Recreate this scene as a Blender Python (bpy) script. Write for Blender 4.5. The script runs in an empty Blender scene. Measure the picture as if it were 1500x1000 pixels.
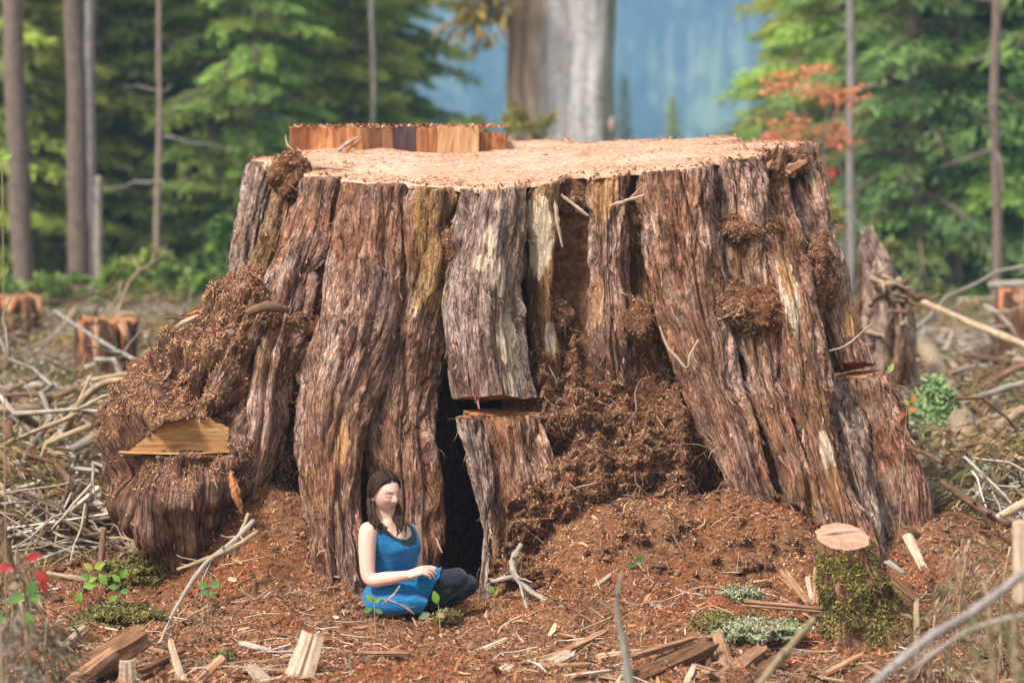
import bpy, math, random
import numpy as np
from mathutils import Vector, Matrix, Euler

random.seed(11)
rng = np.random.RandomState(11)
SC = bpy.context.scene
COL = SC.collection
R = math.radians

# ------------------------------------------------------------------ camera
FOC, PITCH = 3530.0, math.atan(270.0 / 3530.0)      # focal length in photo pixels (1500 wide), tilt down
CAM = np.array([0.0, -13.0, 2.47])
cam_data = bpy.data.cameras.new('camera')
cam = bpy.data.objects.new('camera', cam_data)
COL.objects.link(cam)
cam.location = CAM
cam.rotation_euler = (R(90) - PITCH, 0, 0)
cam_data.sensor_width = 36.0
cam_data.lens = FOC / 1500.0 * 36.0
cam_data.clip_start = 0.1
cam_data.clip_end = 6000
cam_data.dof.use_dof = True
cam_data.dof.focus_distance = 13.0
cam_data.dof.aperture_fstop = 1.55
SC.camera = cam

# ------------------------------------------------------------------ sky, sun, exposure (bright overcast)
SUN_EL, SUN_AZ = R(52), R(228)
world = bpy.data.worlds.new('World')
SC.world = world
world.use_nodes = True
wn = world.node_tree
wn.nodes.clear()
sky = wn.nodes.new('ShaderNodeTexSky')
sky.sky_type = 'NISHITA'
sky.sun_disc = False
sky.sun_elevation = SUN_EL
sky.sun_rotation = SUN_AZ
sky.air_density = 1.0
sky.dust_density = 1.5
sky.ozone_density = 1.0
hsv = wn.nodes.new('ShaderNodeHueSaturation')
hsv.inputs['Saturation'].default_value = 0.28       # cloud cover greys the sky
bg = wn.nodes.new('ShaderNodeBackground')
bg.inputs['Strength'].default_value = 0.072
wo = wn.nodes.new('ShaderNodeOutputWorld')
wn.links.new(sky.outputs[0], hsv.inputs['Color'])
wn.links.new(hsv.outputs[0], bg.inputs['Color'])
wn.links.new(bg.outputs[0], wo.inputs['Surface'])

sun_data = bpy.data.lights.new('sun', 'SUN')
sun_data.energy = 1.5
sun_data.angle = R(10)
sun_data.color = (1.0, 0.965, 0.90)
sun = bpy.data.objects.new('sun', sun_data)
COL.objects.link(sun)
sdir = Vector((math.sin(SUN_AZ) * math.cos(SUN_EL), math.cos(SUN_AZ) * math.cos(SUN_EL), math.sin(SUN_EL)))
sun.rotation_euler = sdir.to_track_quat('Z', 'Y').to_euler()

SC.view_settings.view_transform = 'Standard'
SC.view_settings.look = 'None'
SC.view_settings.gamma = 1.0
SC.view_settings.exposure = 2.08
SC.view_settings.use_curve_mapping = False
SC.cycles.use_denoising = True
SC.cycles.max_bounces = 6
SC.cycles.diffuse_bounces = 3
SC.cycles.glossy_bounces = 2
SC.cycles.transmission_bounces = 2
SC.cycles.volume_bounces = 1
SC.cycles.transparent_max_bounces = 4

# ------------------------------------------------------------------ measuring: photo pixel at depth y -> point
def P(px, py, Y):
    a, b = (px - 750.0) / FOC, -(py - 500.0) / FOC
    d = np.array([a, math.cos(PITCH) + b * math.sin(PITCH), -math.sin(PITCH) + b * math.cos(PITCH)])
    return CAM + d * ((Y - CAM[1]) / d[1])
def pix(V):
    q = np.asarray(V) - CAM
    f = q[..., 1] * math.cos(PITCH) - q[..., 2] * math.sin(PITCH)
    u = q[..., 1] * math.sin(PITCH) + q[..., 2] * math.cos(PITCH)
    return 750 + FOC * q[..., 0] / f, 500 - FOC * u / f
def mpp(Y): return (Y + 13.0) / FOC                  # metres per photo pixel at depth Y

# ------------------------------------------------------------------ noise
_perm = np.random.RandomState(5).permutation(256).astype(np.int32)
_perm = np.concatenate([_perm, _perm, _perm])
_g = np.random.RandomState(6).normal(size=(256, 3)); _g /= np.linalg.norm(_g, axis=1)[:, None]
_g = _g.astype(np.float32)
def noise(p):
    p = np.asarray(p, dtype=np.float32)
    sh = p.shape[:-1]
    p = p.reshape(-1, 3)
    i = np.floor(p).astype(np.int32); f = p - i
    u = f * f * f * (f * (f * 6 - 15) + 10)
    i &= 255
    out = np.zeros(len(p), np.float32)
    for dx in (0, 1):
        wx = u[:, 0] if dx else 1 - u[:, 0]
        hx = _perm[i[:, 0] + dx]
        for dy in (0, 1):
            wy = u[:, 1] if dy else 1 - u[:, 1]
            hy = _perm[hx + i[:, 1] + dy]
            for dz in (0, 1):
                wz = u[:, 2] if dz else 1 - u[:, 2]
                g = _g[_perm[hy + i[:, 2] + dz] & 255]
                out += wx * wy * wz * (g[:, 0] * (f[:, 0] - dx) + g[:, 1] * (f[:, 1] - dy) + g[:, 2] * (f[:, 2] - dz))
    return (out * 1.6).reshape(sh)
def fbm(p, o=4, lac=2.1, gain=0.5):
    p = np.asarray(p, dtype=np.float32)
    s, a = 0, 1.0
    for k in range(o):
        s = s + a * noise(p + 17.3 * k); p = p * lac; a *= gain
    return s
def sstep(a, b, x):
    t = np.clip((x - a) / (b - a), 0, 1); return t * t * (3 - 2 * t)

# ------------------------------------------------------------------ meshes and objects
def make_mesh(name, V, F, uv=None, attrs=None, smooth=True):
    """F: list of (m,k) index arrays"""
    V = np.asarray(V, dtype=np.float32).reshape(-1, 3)
    F = [np.asarray(f, dtype=np.int32) for f in (F if isinstance(F, list) else [F]) if len(f)]
    me = bpy.data.meshes.new(name)
    loops = np.concatenate([f.ravel() for f in F])
    tot = np.concatenate([np.full(len(f), f.shape[1], np.int32) for f in F])
    start = np.concatenate([[0], np.cumsum(tot)[:-1]]).astype(np.int32)
    me.vertices.add(len(V)); me.vertices.foreach_set('co', V.ravel())
    me.loops.add(len(loops)); me.loops.foreach_set('vertex_index', loops)
    me.polygons.add(len(tot)); me.polygons.foreach_set('loop_start', start); me.polygons.foreach_set('loop_total', tot)
    me.polygons.foreach_set('use_smooth', np.full(len(tot), smooth, dtype=bool))
    if uv is not None:
        l = me.uv_layers.new(name='UVMap')
        l.data.foreach_set('uv', np.asarray(uv, np.float32).reshape(-1, 2)[loops].ravel())
    for k, a in (attrs or {}).items():
        a = np.asarray(a, np.float32)
        if a.ndim == 1:
            me.attributes.new(k, 'FLOAT', 'POINT').data.foreach_set('value', a)
        else:
            c = np.ones((len(V), 4), np.float32); c[:, :3] = a
            me.attributes.new(k, 'FLOAT_COLOR', 'POINT').data.foreach_set('color', c.ravel())
    me.update(); me.validate()
    return me
ORG = {}
def org(o): return ORG.get(o.name, np.zeros(3)) if o is not None else np.zeros(3)
def link(name, me, m=None, parent=None, kind=None, label=None):
    o = bpy.data.objects.new(name, me); COL.objects.link(o)
    if m is not None and not me.materials:
        for mm in (m if isinstance(m, (list, tuple)) else [m]): me.materials.append(mm)
    if parent is not None:
        o.parent = parent; ORG[o.name] = org(parent)
    if kind: o['kind'] = kind
    if label: o['label'] = label
    return o
def thing(name, label, cat, loc=(0, 0, 0), group=None):
    o = bpy.data.objects.new(name, None); COL.objects.link(o)
    o.location = loc; o.empty_display_size = 0.1
    ORG[o.name] = np.array(loc, float)
    return tag(o, label, cat, group)
def tag(o, label, cat, group=None):
    o['label'] = label; o['category'] = cat
    if group: o['group'] = group
    return o
def part(name, parent, V, F, m, **k):
    kind = k.pop('kind', None); label = k.pop('label', None)
    return link(name, make_mesh(name, np.asarray(V, float).reshape(-1, 3) - org(parent), F, **k), m, parent, kind, label)
def solo(name, V, F, m, label, cat, group=None, loc=None, **k):
    """a thing that is one mesh; origin at its base"""
    V = np.asarray(V, float).reshape(-1, 3)
    if loc is None: loc = np.array([V[:, 0].mean(), V[:, 1].mean(), V[:, 2].min()])
    o = link(name, make_mesh(name, V - loc, F, **k), m)
    o.location = loc; ORG[o.name] = np.array(loc, float)
    return tag(o, label, cat, group)
def grid_faces(nv, nu, closed=True, base=0):
    i = np.arange(nv - 1)[:, None]; j = np.arange(nu if closed else nu - 1)[None, :]
    a = i * nu + j; b = i * nu + (j + 1) % nu
    return (np.stack([a, b, b + nu, a + nu], -1).reshape(-1, 4) + base).astype(np.int32)
def grid_normals(V):
    du = np.roll(V, -1, 1) - np.roll(V, 1, 1)
    dv = np.gradient(V, axis=0)
    n = np.cross(du, dv)
    return n / (np.linalg.norm(n, axis=-1, keepdims=True) + 1e-9)
class MB:
    """collects shapes into one mesh"""
    def __init__(s): s.V, s.Q, s.T, s.C, s.U, s.n = [], [], [], [], [], 0
    def add(s, V, F, col=None, uv=None):
        V = np.asarray(V, float).reshape(-1, 3)
        for f in (F if isinstance(F, list) else [F]):
            f = np.asarray(f, np.int32)
            if len(f): (s.Q if f.shape[1] == 4 else s.T).append(f + s.n)
        s.V.append(V); s.n += len(V)
        s.C.append(np.broadcast_to(np.asarray(col if col is not None else (1, 1, 1), float), (len(V), 3)))
        s.U.append(np.asarray(uv, float).reshape(-1, 2) if uv is not None else np.zeros((len(V), 2)))
    def arrays(s):
        F = [np.concatenate(q) for q in (s.Q, s.T) if q]
        return np.concatenate(s.V), F, np.concatenate(s.C), np.concatenate(s.U)
    def mesh(s, name, off=(0, 0, 0), smooth=True):
        V, F, C, U = s.arrays()
        return make_mesh(name, V - np.asarray(off), F, uv=U, attrs={'col': C}, smooth=smooth)
def resample(pts, n):
    """Catmull-Rom through rows of pts (any number of columns), n rows, even arc length over xyz"""
    pts = np.asarray(pts, float)
    q = np.vstack([2 * pts[0] - pts[1], pts, 2 * pts[-1] - pts[-2]])
    out = []
    for k in range(len(pts) - 1):
        p0, p1, p2, p3 = q[k:k + 4]
        t = np.linspace(0, 1, 24, endpoint=False)[:, None]
        out.append(0.5 * (2 * p1 + (p2 - p0) * t + (2 * p0 - 5 * p1 + 4 * p2 - p3) * t ** 2 + (3 * p1 - p0 - 3 * p2 + p3) * t ** 3))
    out = np.vstack(out + [pts[-1:]])
    s = np.concatenate([[0], np.cumsum(np.linalg.norm(np.diff(out[:, :3], axis=0), axis=1))])
    t = np.linspace(0, s[-1], n)
    return np.stack([np.interp(t, s, out[:, c]) for c in range(out.shape[1])], 1), t
def frames(C, ref=(1, 0, 0)):
    T = np.gradient(C, axis=0); T /= np.linalg.norm(T, axis=1, keepdims=True) + 1e-9
    S = np.asarray(ref, float)[None] - T * (T @ np.asarray(ref, float))[:, None]
    S /= np.linalg.norm(S, axis=1, keepdims=True) + 1e-9
    return T, S, np.cross(T, S)
def rod(pts, rad, sides=6, cap=True, ref=None, rough=0.0):
    """bent tapered stick; returns V, F, uv"""
    pts = np.asarray(pts, float); rad = np.broadcast_to(np.asarray(rad, float), (len(pts),))
    d = pts[-1] - pts[0]
    if ref is None: ref = (0, 0, 1) if abs(d[2]) < 0.8 * np.linalg.norm(d) else (1, 0, 0)
    T, S, B = frames(pts, ref)
    a = np.linspace(0, 2 * math.pi, sides, endpoint=False)
    rr = rad[:, None] * (1 + rough * rng.uniform(-1, 1, (len(pts), sides)))
    V = pts[:, None] + rr[..., None] * (np.cos(a)[None, :, None] * S[:, None] + np.sin(a)[None, :, None] * B[:, None])
    F = [grid_faces(len(pts), sides)]
    L = np.concatenate([[0], np.cumsum(np.linalg.norm(np.diff(pts, axis=0), axis=1))])
    uv = np.stack(np.broadcast_arrays((a / 6.283 * rad.mean() * 6)[None], L[:, None]), -1).reshape(-1, 2)
    V = V.reshape(-1, 3)
    if cap:
        n = len(V); V = np.vstack([V, pts[:1], pts[-1:]]); uv = np.vstack([uv, [[0, 0]], [[0, L[-1]]]])
        j = np.arange(sides); k = (j + 1) % sides; b = (len(pts) - 1) * sides
        F.append(np.stack([k, j, np.full(sides, n)], 1)); F.append(np.stack([b + j, b + k, np.full(sides, n + 1)], 1))
    return V, F, uv
def wobble(a, b, n, amp, seed=None):
    r = np.random.RandomState(seed) if seed is not None else rng
    a, b = np.asarray(a, float), np.asarray(b, float)
    t = np.linspace(0, 1, n)[:, None]
    L = np.linalg.norm(b - a)
    off = np.cumsum(r.normal(size=(n, 3)), 0); off -= off[0] + (off[-1] - off[0]) * t
    return a + (b - a) * t + off * amp * L / math.sqrt(n)
# ------------------------------------------------------------------ materials
class N:
    """thin helper over a node tree"""
    def __init__(s, name):
        s.m = bpy.data.materials.new(name); s.m.use_nodes = True
        s.t = s.m.node_tree; s.b = s.t.nodes['Principled BSDF']
        s.b.inputs['Specular IOR Level'].default_value = 0.2
        s.b.inputs['Roughness'].default_value = 0.85
    def n(s, typ, **k):
        o = s.t.nodes.new('ShaderNode' + typ)
        for a, v in k.items(): setattr(o, a, v)
        return o
    def l(s, a, b): s.t.links.new(a, b)
    def coord(s, kind='Object', scale=(1, 1, 1)):
        c = s.n('TexCoord'); m = s.n('Mapping'); m.inputs['Scale'].default_value = scale
        s.l(c.outputs[kind], m.inputs['Vector']); return m.outputs[0]
    def noise(s, vec, scale, detail=4, rough=0.6, dist=0.0):
        o = s.n('TexNoise'); s.l(vec, o.inputs['Vector'])
        o.inputs['Scale'].default_value = scale; o.inputs['Detail'].default_value = detail
        o.inputs['Roughness'].default_value = rough; o.inputs['Distortion'].default_value = dist
        return o.outputs['Fac']
    def ramp(s, fac, stops):
        o = s.n('ValToRGB'); e = o.color_ramp.elements
        while len(e) < len(stops): e.new(0.5)
        for q, (p, c) in zip(e, stops):
            q.position = p; q.color = (c, c, c, 1) if not hasattr(c, '__len__') else (*c, 1)
        s.l(fac, o.inputs['Fac']); return o.outputs['Color']
    def mix(s, fac, a, b, mode='MIX'):
        o = s.n('Mix', data_type='RGBA', blend_type=mode)
        for v, i in ((fac, 0), (a, 6), (b, 7)):
            if hasattr(v, 'is_output'): s.l(v, o.inputs[i])
            elif i == 0: o.inputs[i].default_value = v
            else: o.inputs[i].default_value = (*v, 1)
        return o.outputs[2]
    def math(s, op, a, b=0.0):
        o = s.n('Math', operation=op)
        for v, i in ((a, 0), (b, 1)):
            if hasattr(v, 'is_output'): s.l(v, o.inputs[i])
            else: o.inputs[i].default_value = v
        return o.outputs[0]
    def attr(s, name, out='Fac'):
        o = s.n('Attribute'); o.attribute_name = name; return o.outputs[out]
    def rand(s): return s.n('ObjectInfo').outputs['Random']
    def col(s, c): 
        if hasattr(c, 'is_output'): s.l(c, s.b.inputs['Base Color'])
        else: s.b.inputs['Base Color'].default_value = (*c, 1)
    def bump(s, h, strength=0.5, dist=0.01):
        o = s.n('Bump'); o.inputs['Strength'].default_value = strength; o.inputs['Distance'].default_value = dist
        s.l(h, o.inputs['Height']); s.l(o.outputs[0], s.b.inputs['Normal'])
    def rough(s, v): s.b.inputs['Roughness'].default_value = v

def bark_mat(name, dark, mid, light, grey, ochre, och=(0.52, 0.68), gr=(0.45, 0.7)):
    k = N(name)
    uv = k.coord('UV', (1, 0.13, 1)); ob = k.coord('Object')
    f1 = k.noise(uv, 72, 8, 0.70, 0.5)
    f2 = k.noise(uv, 17, 5, 0.6, 0.4)
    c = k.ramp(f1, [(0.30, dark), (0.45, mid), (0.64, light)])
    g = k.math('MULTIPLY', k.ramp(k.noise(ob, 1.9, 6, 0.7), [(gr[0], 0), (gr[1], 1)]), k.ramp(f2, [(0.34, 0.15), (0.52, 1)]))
    g = k.math('MULTIPLY', g, k.ramp(k.attr('plate'), [(0.2, 0.2), (0.65, 1.0)]))  # relief steers colour: weathered ridges greyer, groove shade painted in as darker red-brown
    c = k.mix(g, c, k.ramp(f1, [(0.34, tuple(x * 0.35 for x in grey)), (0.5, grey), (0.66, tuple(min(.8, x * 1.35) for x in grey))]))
    o = k.ramp(k.noise(ob, 4.2, 8, 0.75, 0.4), [(och[0], 0), (och[1], 0.85)])
    oa = k.math('SUBTRACT', k.attr('ochre'), k.math('MULTIPLY', k.noise(k.coord('Object', (1, 1, 0.45)), 17, 7, 0.75), 1.1))
    o = k.math('MAXIMUM', o, k.ramp(oa, [(0.0, 0), (0.12, 0.95)]))
    c = k.mix(k.math('MULTIPLY', o, k.ramp(k.noise(ob, 60, 5, 0.7), [(0.3, 0.25), (0.55, 1)])), c, k.ramp(k.noise(ob, 75, 4, 0.7), [(0.3, tuple(x * 0.45 for x in ochre)), (0.65, ochre)]))
    # dark purple stain patches of wet heart bark
    st = k.ramp(k.noise(k.coord('Object', (1, 1, 0.5)), 3.1, 6, 0.7), [(0.54, 0), (0.66, 0.6)])
    c = k.mix(st, c, k.ramp(f1, [(0.3, (0.03, 0.016, 0.017)), (0.6, (0.13, 0.075, 0.075))]))
    # fissures between the shreds: thin lines of inner bark tone, darkened with painted crevice shade
    def crack(scale, w, dist, ys):
        v = k.coord('UV', (1, ys, 1)); n = k.math('ABSOLUTE', k.math('SUBTRACT', k.noise(v, scale, 3, 0.55, dist), 0.5))
        return k.ramp(n, [(0.0, 1), (w, 0)])
    ck = k.math('MAXIMUM', crack(30, 0.024, 0.8, 0.10), k.math('MULTIPLY', crack(85, 0.032, 0.8, 0.16), 0.6))
    ck = k.math('MAXIMUM', ck, k.math('MULTIPLY', crack(38, 0.014, 0.3, 0.9), 0.35))
    c = k.mix(k.math('MULTIPLY', ck, 0.85), c, tuple(x * 0.55 for x in dark))
    fw = k.noise(k.coord('UV', (1, 0.05, 1)), 60, 5, 0.6)
    bare = k.ramp(fw, [(0.3, (0.42, 0.28, 0.16)), (0.5, (0.64, 0.48, 0.32)), (0.75, (0.76, 0.62, 0.46))])
    orng = k.ramp(fw, [(0.3, (0.34, 0.14, 0.05)), (0.5, (0.50, 0.25, 0.11)), (0.75, (0.58, 0.36, 0.20))])
    edge = k.noise(k.coord('UV', (1, 0.3, 1)), 40, 8, 0.75)
    def mask(a): return k.ramp(k.math('ADD', k.attr(a), k.math('MULTIPLY', k.math('SUBTRACT', edge, 0.5), 2.4)), [(0.48, 0), (0.56, 1)])
    mo = k.noise(k.coord('Object', (1, 1, 0.6)), 8.5, 7, 0.72, 0.5)
    c = k.mix(1.0, c, k.ramp(mo, [(0.32, (0.42, 0.36, 0.36)), (0.5, (0.95, 0.92, 0.90)), (0.68, (1.45, 1.42, 1.38))]), 'MULTIPLY')
    hs = k.n('HueSaturation'); k.l(c, hs.inputs['Color'])
    k.l(k.math('ADD', k.math('MULTIPLY', k.attr('tone'), 0.6), 0.78), hs.inputs['Value'])
    c = k.mix(mask('bare'), hs.outputs[0], bare)
    c = k.mix(mask('fresh'), c, orng)
    k.col(c)
    h = k.math('SUBTRACT', k.math('ADD', f1, k.math('MULTIPLY', k.noise(uv, 120, 4, 0.65), 0.6)), k.math('MULTIPLY', ck, 0.7))
    k.bump(h, 1.0, 0.016)
    k.rough(0.85)
    return k.m
M = {}
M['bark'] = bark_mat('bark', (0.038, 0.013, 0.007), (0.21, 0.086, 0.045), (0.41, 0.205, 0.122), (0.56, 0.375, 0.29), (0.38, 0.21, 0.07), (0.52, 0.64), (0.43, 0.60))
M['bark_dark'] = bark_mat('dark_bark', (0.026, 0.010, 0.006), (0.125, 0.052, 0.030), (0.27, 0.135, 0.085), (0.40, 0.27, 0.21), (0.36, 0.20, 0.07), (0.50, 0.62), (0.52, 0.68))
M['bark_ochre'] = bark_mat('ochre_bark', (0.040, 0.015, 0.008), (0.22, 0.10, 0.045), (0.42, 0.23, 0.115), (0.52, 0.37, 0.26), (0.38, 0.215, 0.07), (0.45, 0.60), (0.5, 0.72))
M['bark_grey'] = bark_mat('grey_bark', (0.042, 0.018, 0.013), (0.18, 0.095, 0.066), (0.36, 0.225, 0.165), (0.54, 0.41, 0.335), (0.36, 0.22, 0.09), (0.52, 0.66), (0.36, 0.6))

def soil_mat(name, a, b, c, redder=None):
    k = N(name); ob = k.coord('Object')
    f = k.noise(ob, 26, 9, 0.72, 0.4); g = k.noise(ob, 2.6, 5, 0.6)
    col = k.ramp(f, [(0.30, a), (0.5, b), (0.70, c)])
    if redder: col = k.mix(k.ramp(g, [(0.45, 0), (0.65, 0.8)]), col, k.ramp(f, [(0.3, tuple(x * .5 for x in redder)), (0.65, redder)]))
    k.col(col)
    k.bump(k.math('ADD', k.noise(ob, 60, 8, 0.75), f), 0.9, 0.03); k.rough(0.95)
    return k.m
M['root_soil'] = soil_mat('root_soil', (0.045, 0.018, 0.010), (0.17, 0.075, 0.037), (0.34, 0.17, 0.085), (0.26, 0.095, 0.035))
M['dark_soil'] = soil_mat('dark_soil', (0.015, 0.008, 0.006), (0.055, 0.026, 0.016), (0.11, 0.055, 0.033))

def ground_mat():
    k = N('forest_floor'); ob = k.coord('Object')
    f = k.noise(ob, 22, 9, 0.72, 0.4)
    duff = k.ramp(f, [(0.30, (0.07, 0.028, 0.013)), (0.5, (0.26, 0.115, 0.052)), (0.70, (0.44, 0.235, 0.115))])
    red = k.ramp(f, [(0.3, (0.13, 0.040, 0.016)), (0.65, (0.38, 0.13, 0.045))])
    duff = k.mix(k.ramp(k.noise(ob, 1.7, 4, 0.6), [(0.48, 0), (0.62, 0.85)]), duff, red)
    lit = k.ramp(f, [(0.3, (0.09, 0.065, 0.04)), (0.5, (0.22, 0.17, 0.105)), (0.7, (0.36, 0.29, 0.20))])
    grn = k.ramp(f, [(0.3, (0.05, 0.06, 0.02)), (0.7, (0.16, 0.18, 0.06))])
    lit = k.mix(k.ramp(k.noise(ob, 0.35, 4, 0.6), [(0.46, 0), (0.6, 0.85)]), lit, grn)
    k.col(k.mix(k.attr('duff'), lit, duff))
    k.bump(k.math('ADD', k.noise(ob, 60, 8, 0.75), f), 0.9, 0.03); k.rough(0.95)
    return k.m
M['ground'] = ground_mat()

def fibre_mat(name='fibre', rough=0.8, trans=0.0):
    k = N(name); a = k.attr('col', 'Color')
    k.col(a); k.rough(rough)
    if trans:
        tr = k.n('BsdfTranslucent'); k.l(a, tr.inputs['Color']); mx = k.n('MixShader'); mx.inputs[0].default_value = trans
        k.l(k.b.outputs[0], mx.inputs[1]); k.l(tr.outputs[0], mx.inputs[2])
        k.l(mx.outputs[0], k.t.nodes['Material Output'].inputs['Surface'])
    return k.m
M['fibre'] = fibre_mat()
M['leaf'] = fibre_mat('leaf', 0.5, 0.35)

def cut_mat(name, dark, mid, light, kind='top', speck=None):
    k = N(name); ob = k.coord('Object')
    if kind == 'top': v = ob
    elif kind == 'vert': v = k.coord('Object', (1, 1, 0.08))
    else: v = k.coord('Object', (0.12, 0.12, 1))
    f = k.noise(v, 45 if kind != 'top' else 30, 8, 0.7, 0.3)
    c = k.ramp(f, [(0.3, dark), (0.5, mid), (0.7, light)])
    if kind == 'top':
        g = k.noise(ob, 1.6, 6, 0.65)
        c = k.mix(k.ramp(g, [(0.42, 0), (0.62, 0.8)]), c, k.ramp(f, [(0.3, tuple(x * .75 for x in light)), (0.7, tuple(min(1, x * 1.1) for x in light))]))
        g2 = k.noise(k.coord('Object', (1, 0.35, 1)), 5.0, 7, 0.7)
        c = k.mix(k.ramp(g2, [(0.56, 0), (0.72, 0.75)]), c, dark)
    else:
        g = k.noise(v, 8, 4, 0.6)
        c = k.mix(k.ramp(g, [(0.45, 0), (0.62, 0.7)]), c, dark if speck is None else speck)
    k.col(c); k.bump(f, 0.6, 0.012); k.rough(0.8)
    return k.m
M['saw_top'] = cut_mat('sawdust_top', (0.22, 0.10, 0.055), (0.44, 0.235, 0.14), (0.60, 0.38, 0.26))
M['fresh_wood'] = cut_mat('fresh_wood', (0.17, 0.055, 0.02), (0.40, 0.16, 0.06), (0.55, 0.29, 0.13), 'vert')
M['fresh_pale'] = cut_mat('fresh_pale_wood', (0.40, 0.20, 0.09), (0.58, 0.34, 0.17), (0.70, 0.48, 0.29), 'vert')
M['fresh_brown'] = cut_mat('fresh_brown_wood', (0.10, 0.04, 0.025), (0.30, 0.13, 0.06), (0.46, 0.24, 0.12), 'vert')
M['stump_face'] = cut_mat('stump_face', (0.18, 0.085, 0.05), (0.36, 0.19, 0.115), (0.48, 0.29, 0.19))
M['dark_wood'] = cut_mat('dark_heartwood', (0.035, 0.020, 0.020), (0.08, 0.045, 0.04), (0.15, 0.08, 0.065), 'vert')
M['notch_wood'] = cut_mat('notch_wood', (0.15, 0.06, 0.02), (0.40, 0.20, 0.075), (0.56, 0.33, 0.15), 'horiz', (0.20, 0.09, 0.03))
M['notch_under'] = cut_mat('notch_under_wood', (0.18, 0.06, 0.02), (0.36, 0.13, 0.045), (0.46, 0.20, 0.08), 'horiz')

def stick_mat(name, a, b, c, uvs=(1, 0.1, 1)):
    k = N(name); uv = k.coord('UV', uvs)
    f = k.noise(uv, 70, 6, 0.65); g = k.noise(k.coord('Object'), 9, 5, 0.65)
    col = k.ramp(f, [(0.3, a), (0.5, b), (0.7, c)])
    col = k.mix(k.ramp(g, [(0.45, 0), (0.65, 0.75)]), col, tuple(x * 0.6 for x in b))
    hs = k.n('HueSaturation'); k.l(col, hs.inputs['Color']); k.l(k.math('ADD', k.math('MULTIPLY', k.rand(), 0.5), 0.72), hs.inputs['Value'])
    k.col(hs.outputs[0]); k.bump(f, 0.5, 0.006); k.rough(0.85)
    return k.m
M['stick_grey'] = stick_mat('grey_stick', (0.14, 0.11, 0.085), (0.31, 0.255, 0.20), (0.54, 0.46, 0.38))
M['stick_tan'] = stick_mat('tan_stick', (0.17, 0.11, 0.06), (0.36, 0.25, 0.15), (0.54, 0.41, 0.27))
M['stick_brown'] = stick_mat('brown_stick', (0.06, 0.03, 0.018), (0.17, 0.09, 0.05), (0.30, 0.18, 0.11))
M['wood_split'] = stick_mat('split_wood', (0.13, 0.055, 0.025), (0.34, 0.17, 0.09), (0.54, 0.33, 0.20))
M['wood_pale'] = stick_mat('pale_split_wood', (0.20, 0.12, 0.07), (0.40, 0.28, 0.19), (0.60, 0.46, 0.34))
M['wood_rotten'] = stick_mat('rotten_wood', (0.05, 0.022, 0.012), (0.16, 0.075, 0.035), (0.30, 0.16, 0.085))
M['trunk_grey'] = stick_mat('grey_trunk', (0.12, 0.10, 0.09), (0.24, 0.20, 0.18), (0.38, 0.33, 0.31), (1, 0.25, 1))
M['trunk_brown'] = stick_mat('brown_trunk', (0.08, 0.05, 0.04), (0.19, 0.13, 0.10), (0.31, 0.23, 0.19), (1, 0.25, 1))
M['snag_grey'] = stick_mat('bleached_snag', (0.10, 0.085, 0.075), (0.34, 0.305, 0.285), (0.56, 0.52, 0.49), (0.06, 0.006, 1))
M['snag_brown'] = stick_mat('snag_bark', (0.09, 0.055, 0.035), (0.33, 0.225, 0.15), (0.55, 0.43, 0.33), (0.055, 0.006, 1))
M['snag_tan'] = stick_mat('snag_tan_wood', (0.13, 0.09, 0.065), (0.38, 0.29, 0.22), (0.58, 0.49, 0.41), (0.06, 0.006, 1))
def moss_mat(name, a, b, c):
    k = N(name); ob = k.coord('Object'); f = k.noise(ob, 40, 7, 0.7)
    k.col(k.ramp(f, [(0.3, a), (0.5, b), (0.7, c)])); k.bump(f, 0.9, 0.02); k.rough(0.95); return k.m
M['moss'] = moss_mat('moss', (0.05, 0.035, 0.01), (0.14, 0.11, 0.03), (0.25, 0.21, 0.06))
M['hill'] = moss_mat('hill_ground', (0.10, 0.12, 0.06), (0.16, 0.17, 0.09), (0.26, 0.25, 0.17))
# ------------------------------------------------------------------ ground
_ctl = [P(*c) for c in [
    (610, 897, -.15), (690, 893, -.05), (560, 888, -.2), (540, 912, -.5), (620, 916, -.5), (700, 908, -.45), (480, 885, -.2),
    (710, 890, .12), (640, 868, .30), (590, 870, .2), (535, 868, .12), (660, 865, .6), (770, 868, -.2), (790, 815, .05), (840, 765, .22), (950, 745, .24), (1060, 738, .24), (1150, 760, .16), (900, 830, -.15), (1060, 830, -.15),
    (1180, 860, -.3), (860, 880, -.5), (1050, 880, -.5), (1290, 850, .2), (1390, 765, .9), (1450, 800, .8), (1480, 775, 1.6),
    (405, 715, .50), (440, 790, .25), (400, 850, -.05), (330, 840, .15), (250, 845, .30), (180, 870, .35), (90, 870, .5), (50, 800, 1.9),
    (200, 960, -1.2), (350, 960, -1.2), (500, 960, -1.2), (750, 955, -1.2), (950, 955, -1.2), (1150, 955, -1.2), (1350, 950, -1.1)]]
_ctl += [np.array([x, y, 0.0]) for x, y in [(-4, 0), (-4, 2.5), (-3, 4.5), (0, 5.5), (3.5, 4.5), (4.2, 2.5), (4, 0), (-3.5, -2.2), (-1.5, -3), (1.5, -3), (3.5, -2.2), (0.2, 2.5)]]
_ctl = np.array(_ctl); _ctl[-1, 2] = 0.3
_K = lambda a, b: np.exp(-((a[:, None, :2] - b[None, :, :2]) ** 2).sum(-1) / (2 * 0.42 ** 2))
_w = np.linalg.solve(_K(_ctl, _ctl) + 0.02 * np.eye(len(_ctl)), _ctl[:, 2])
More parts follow.
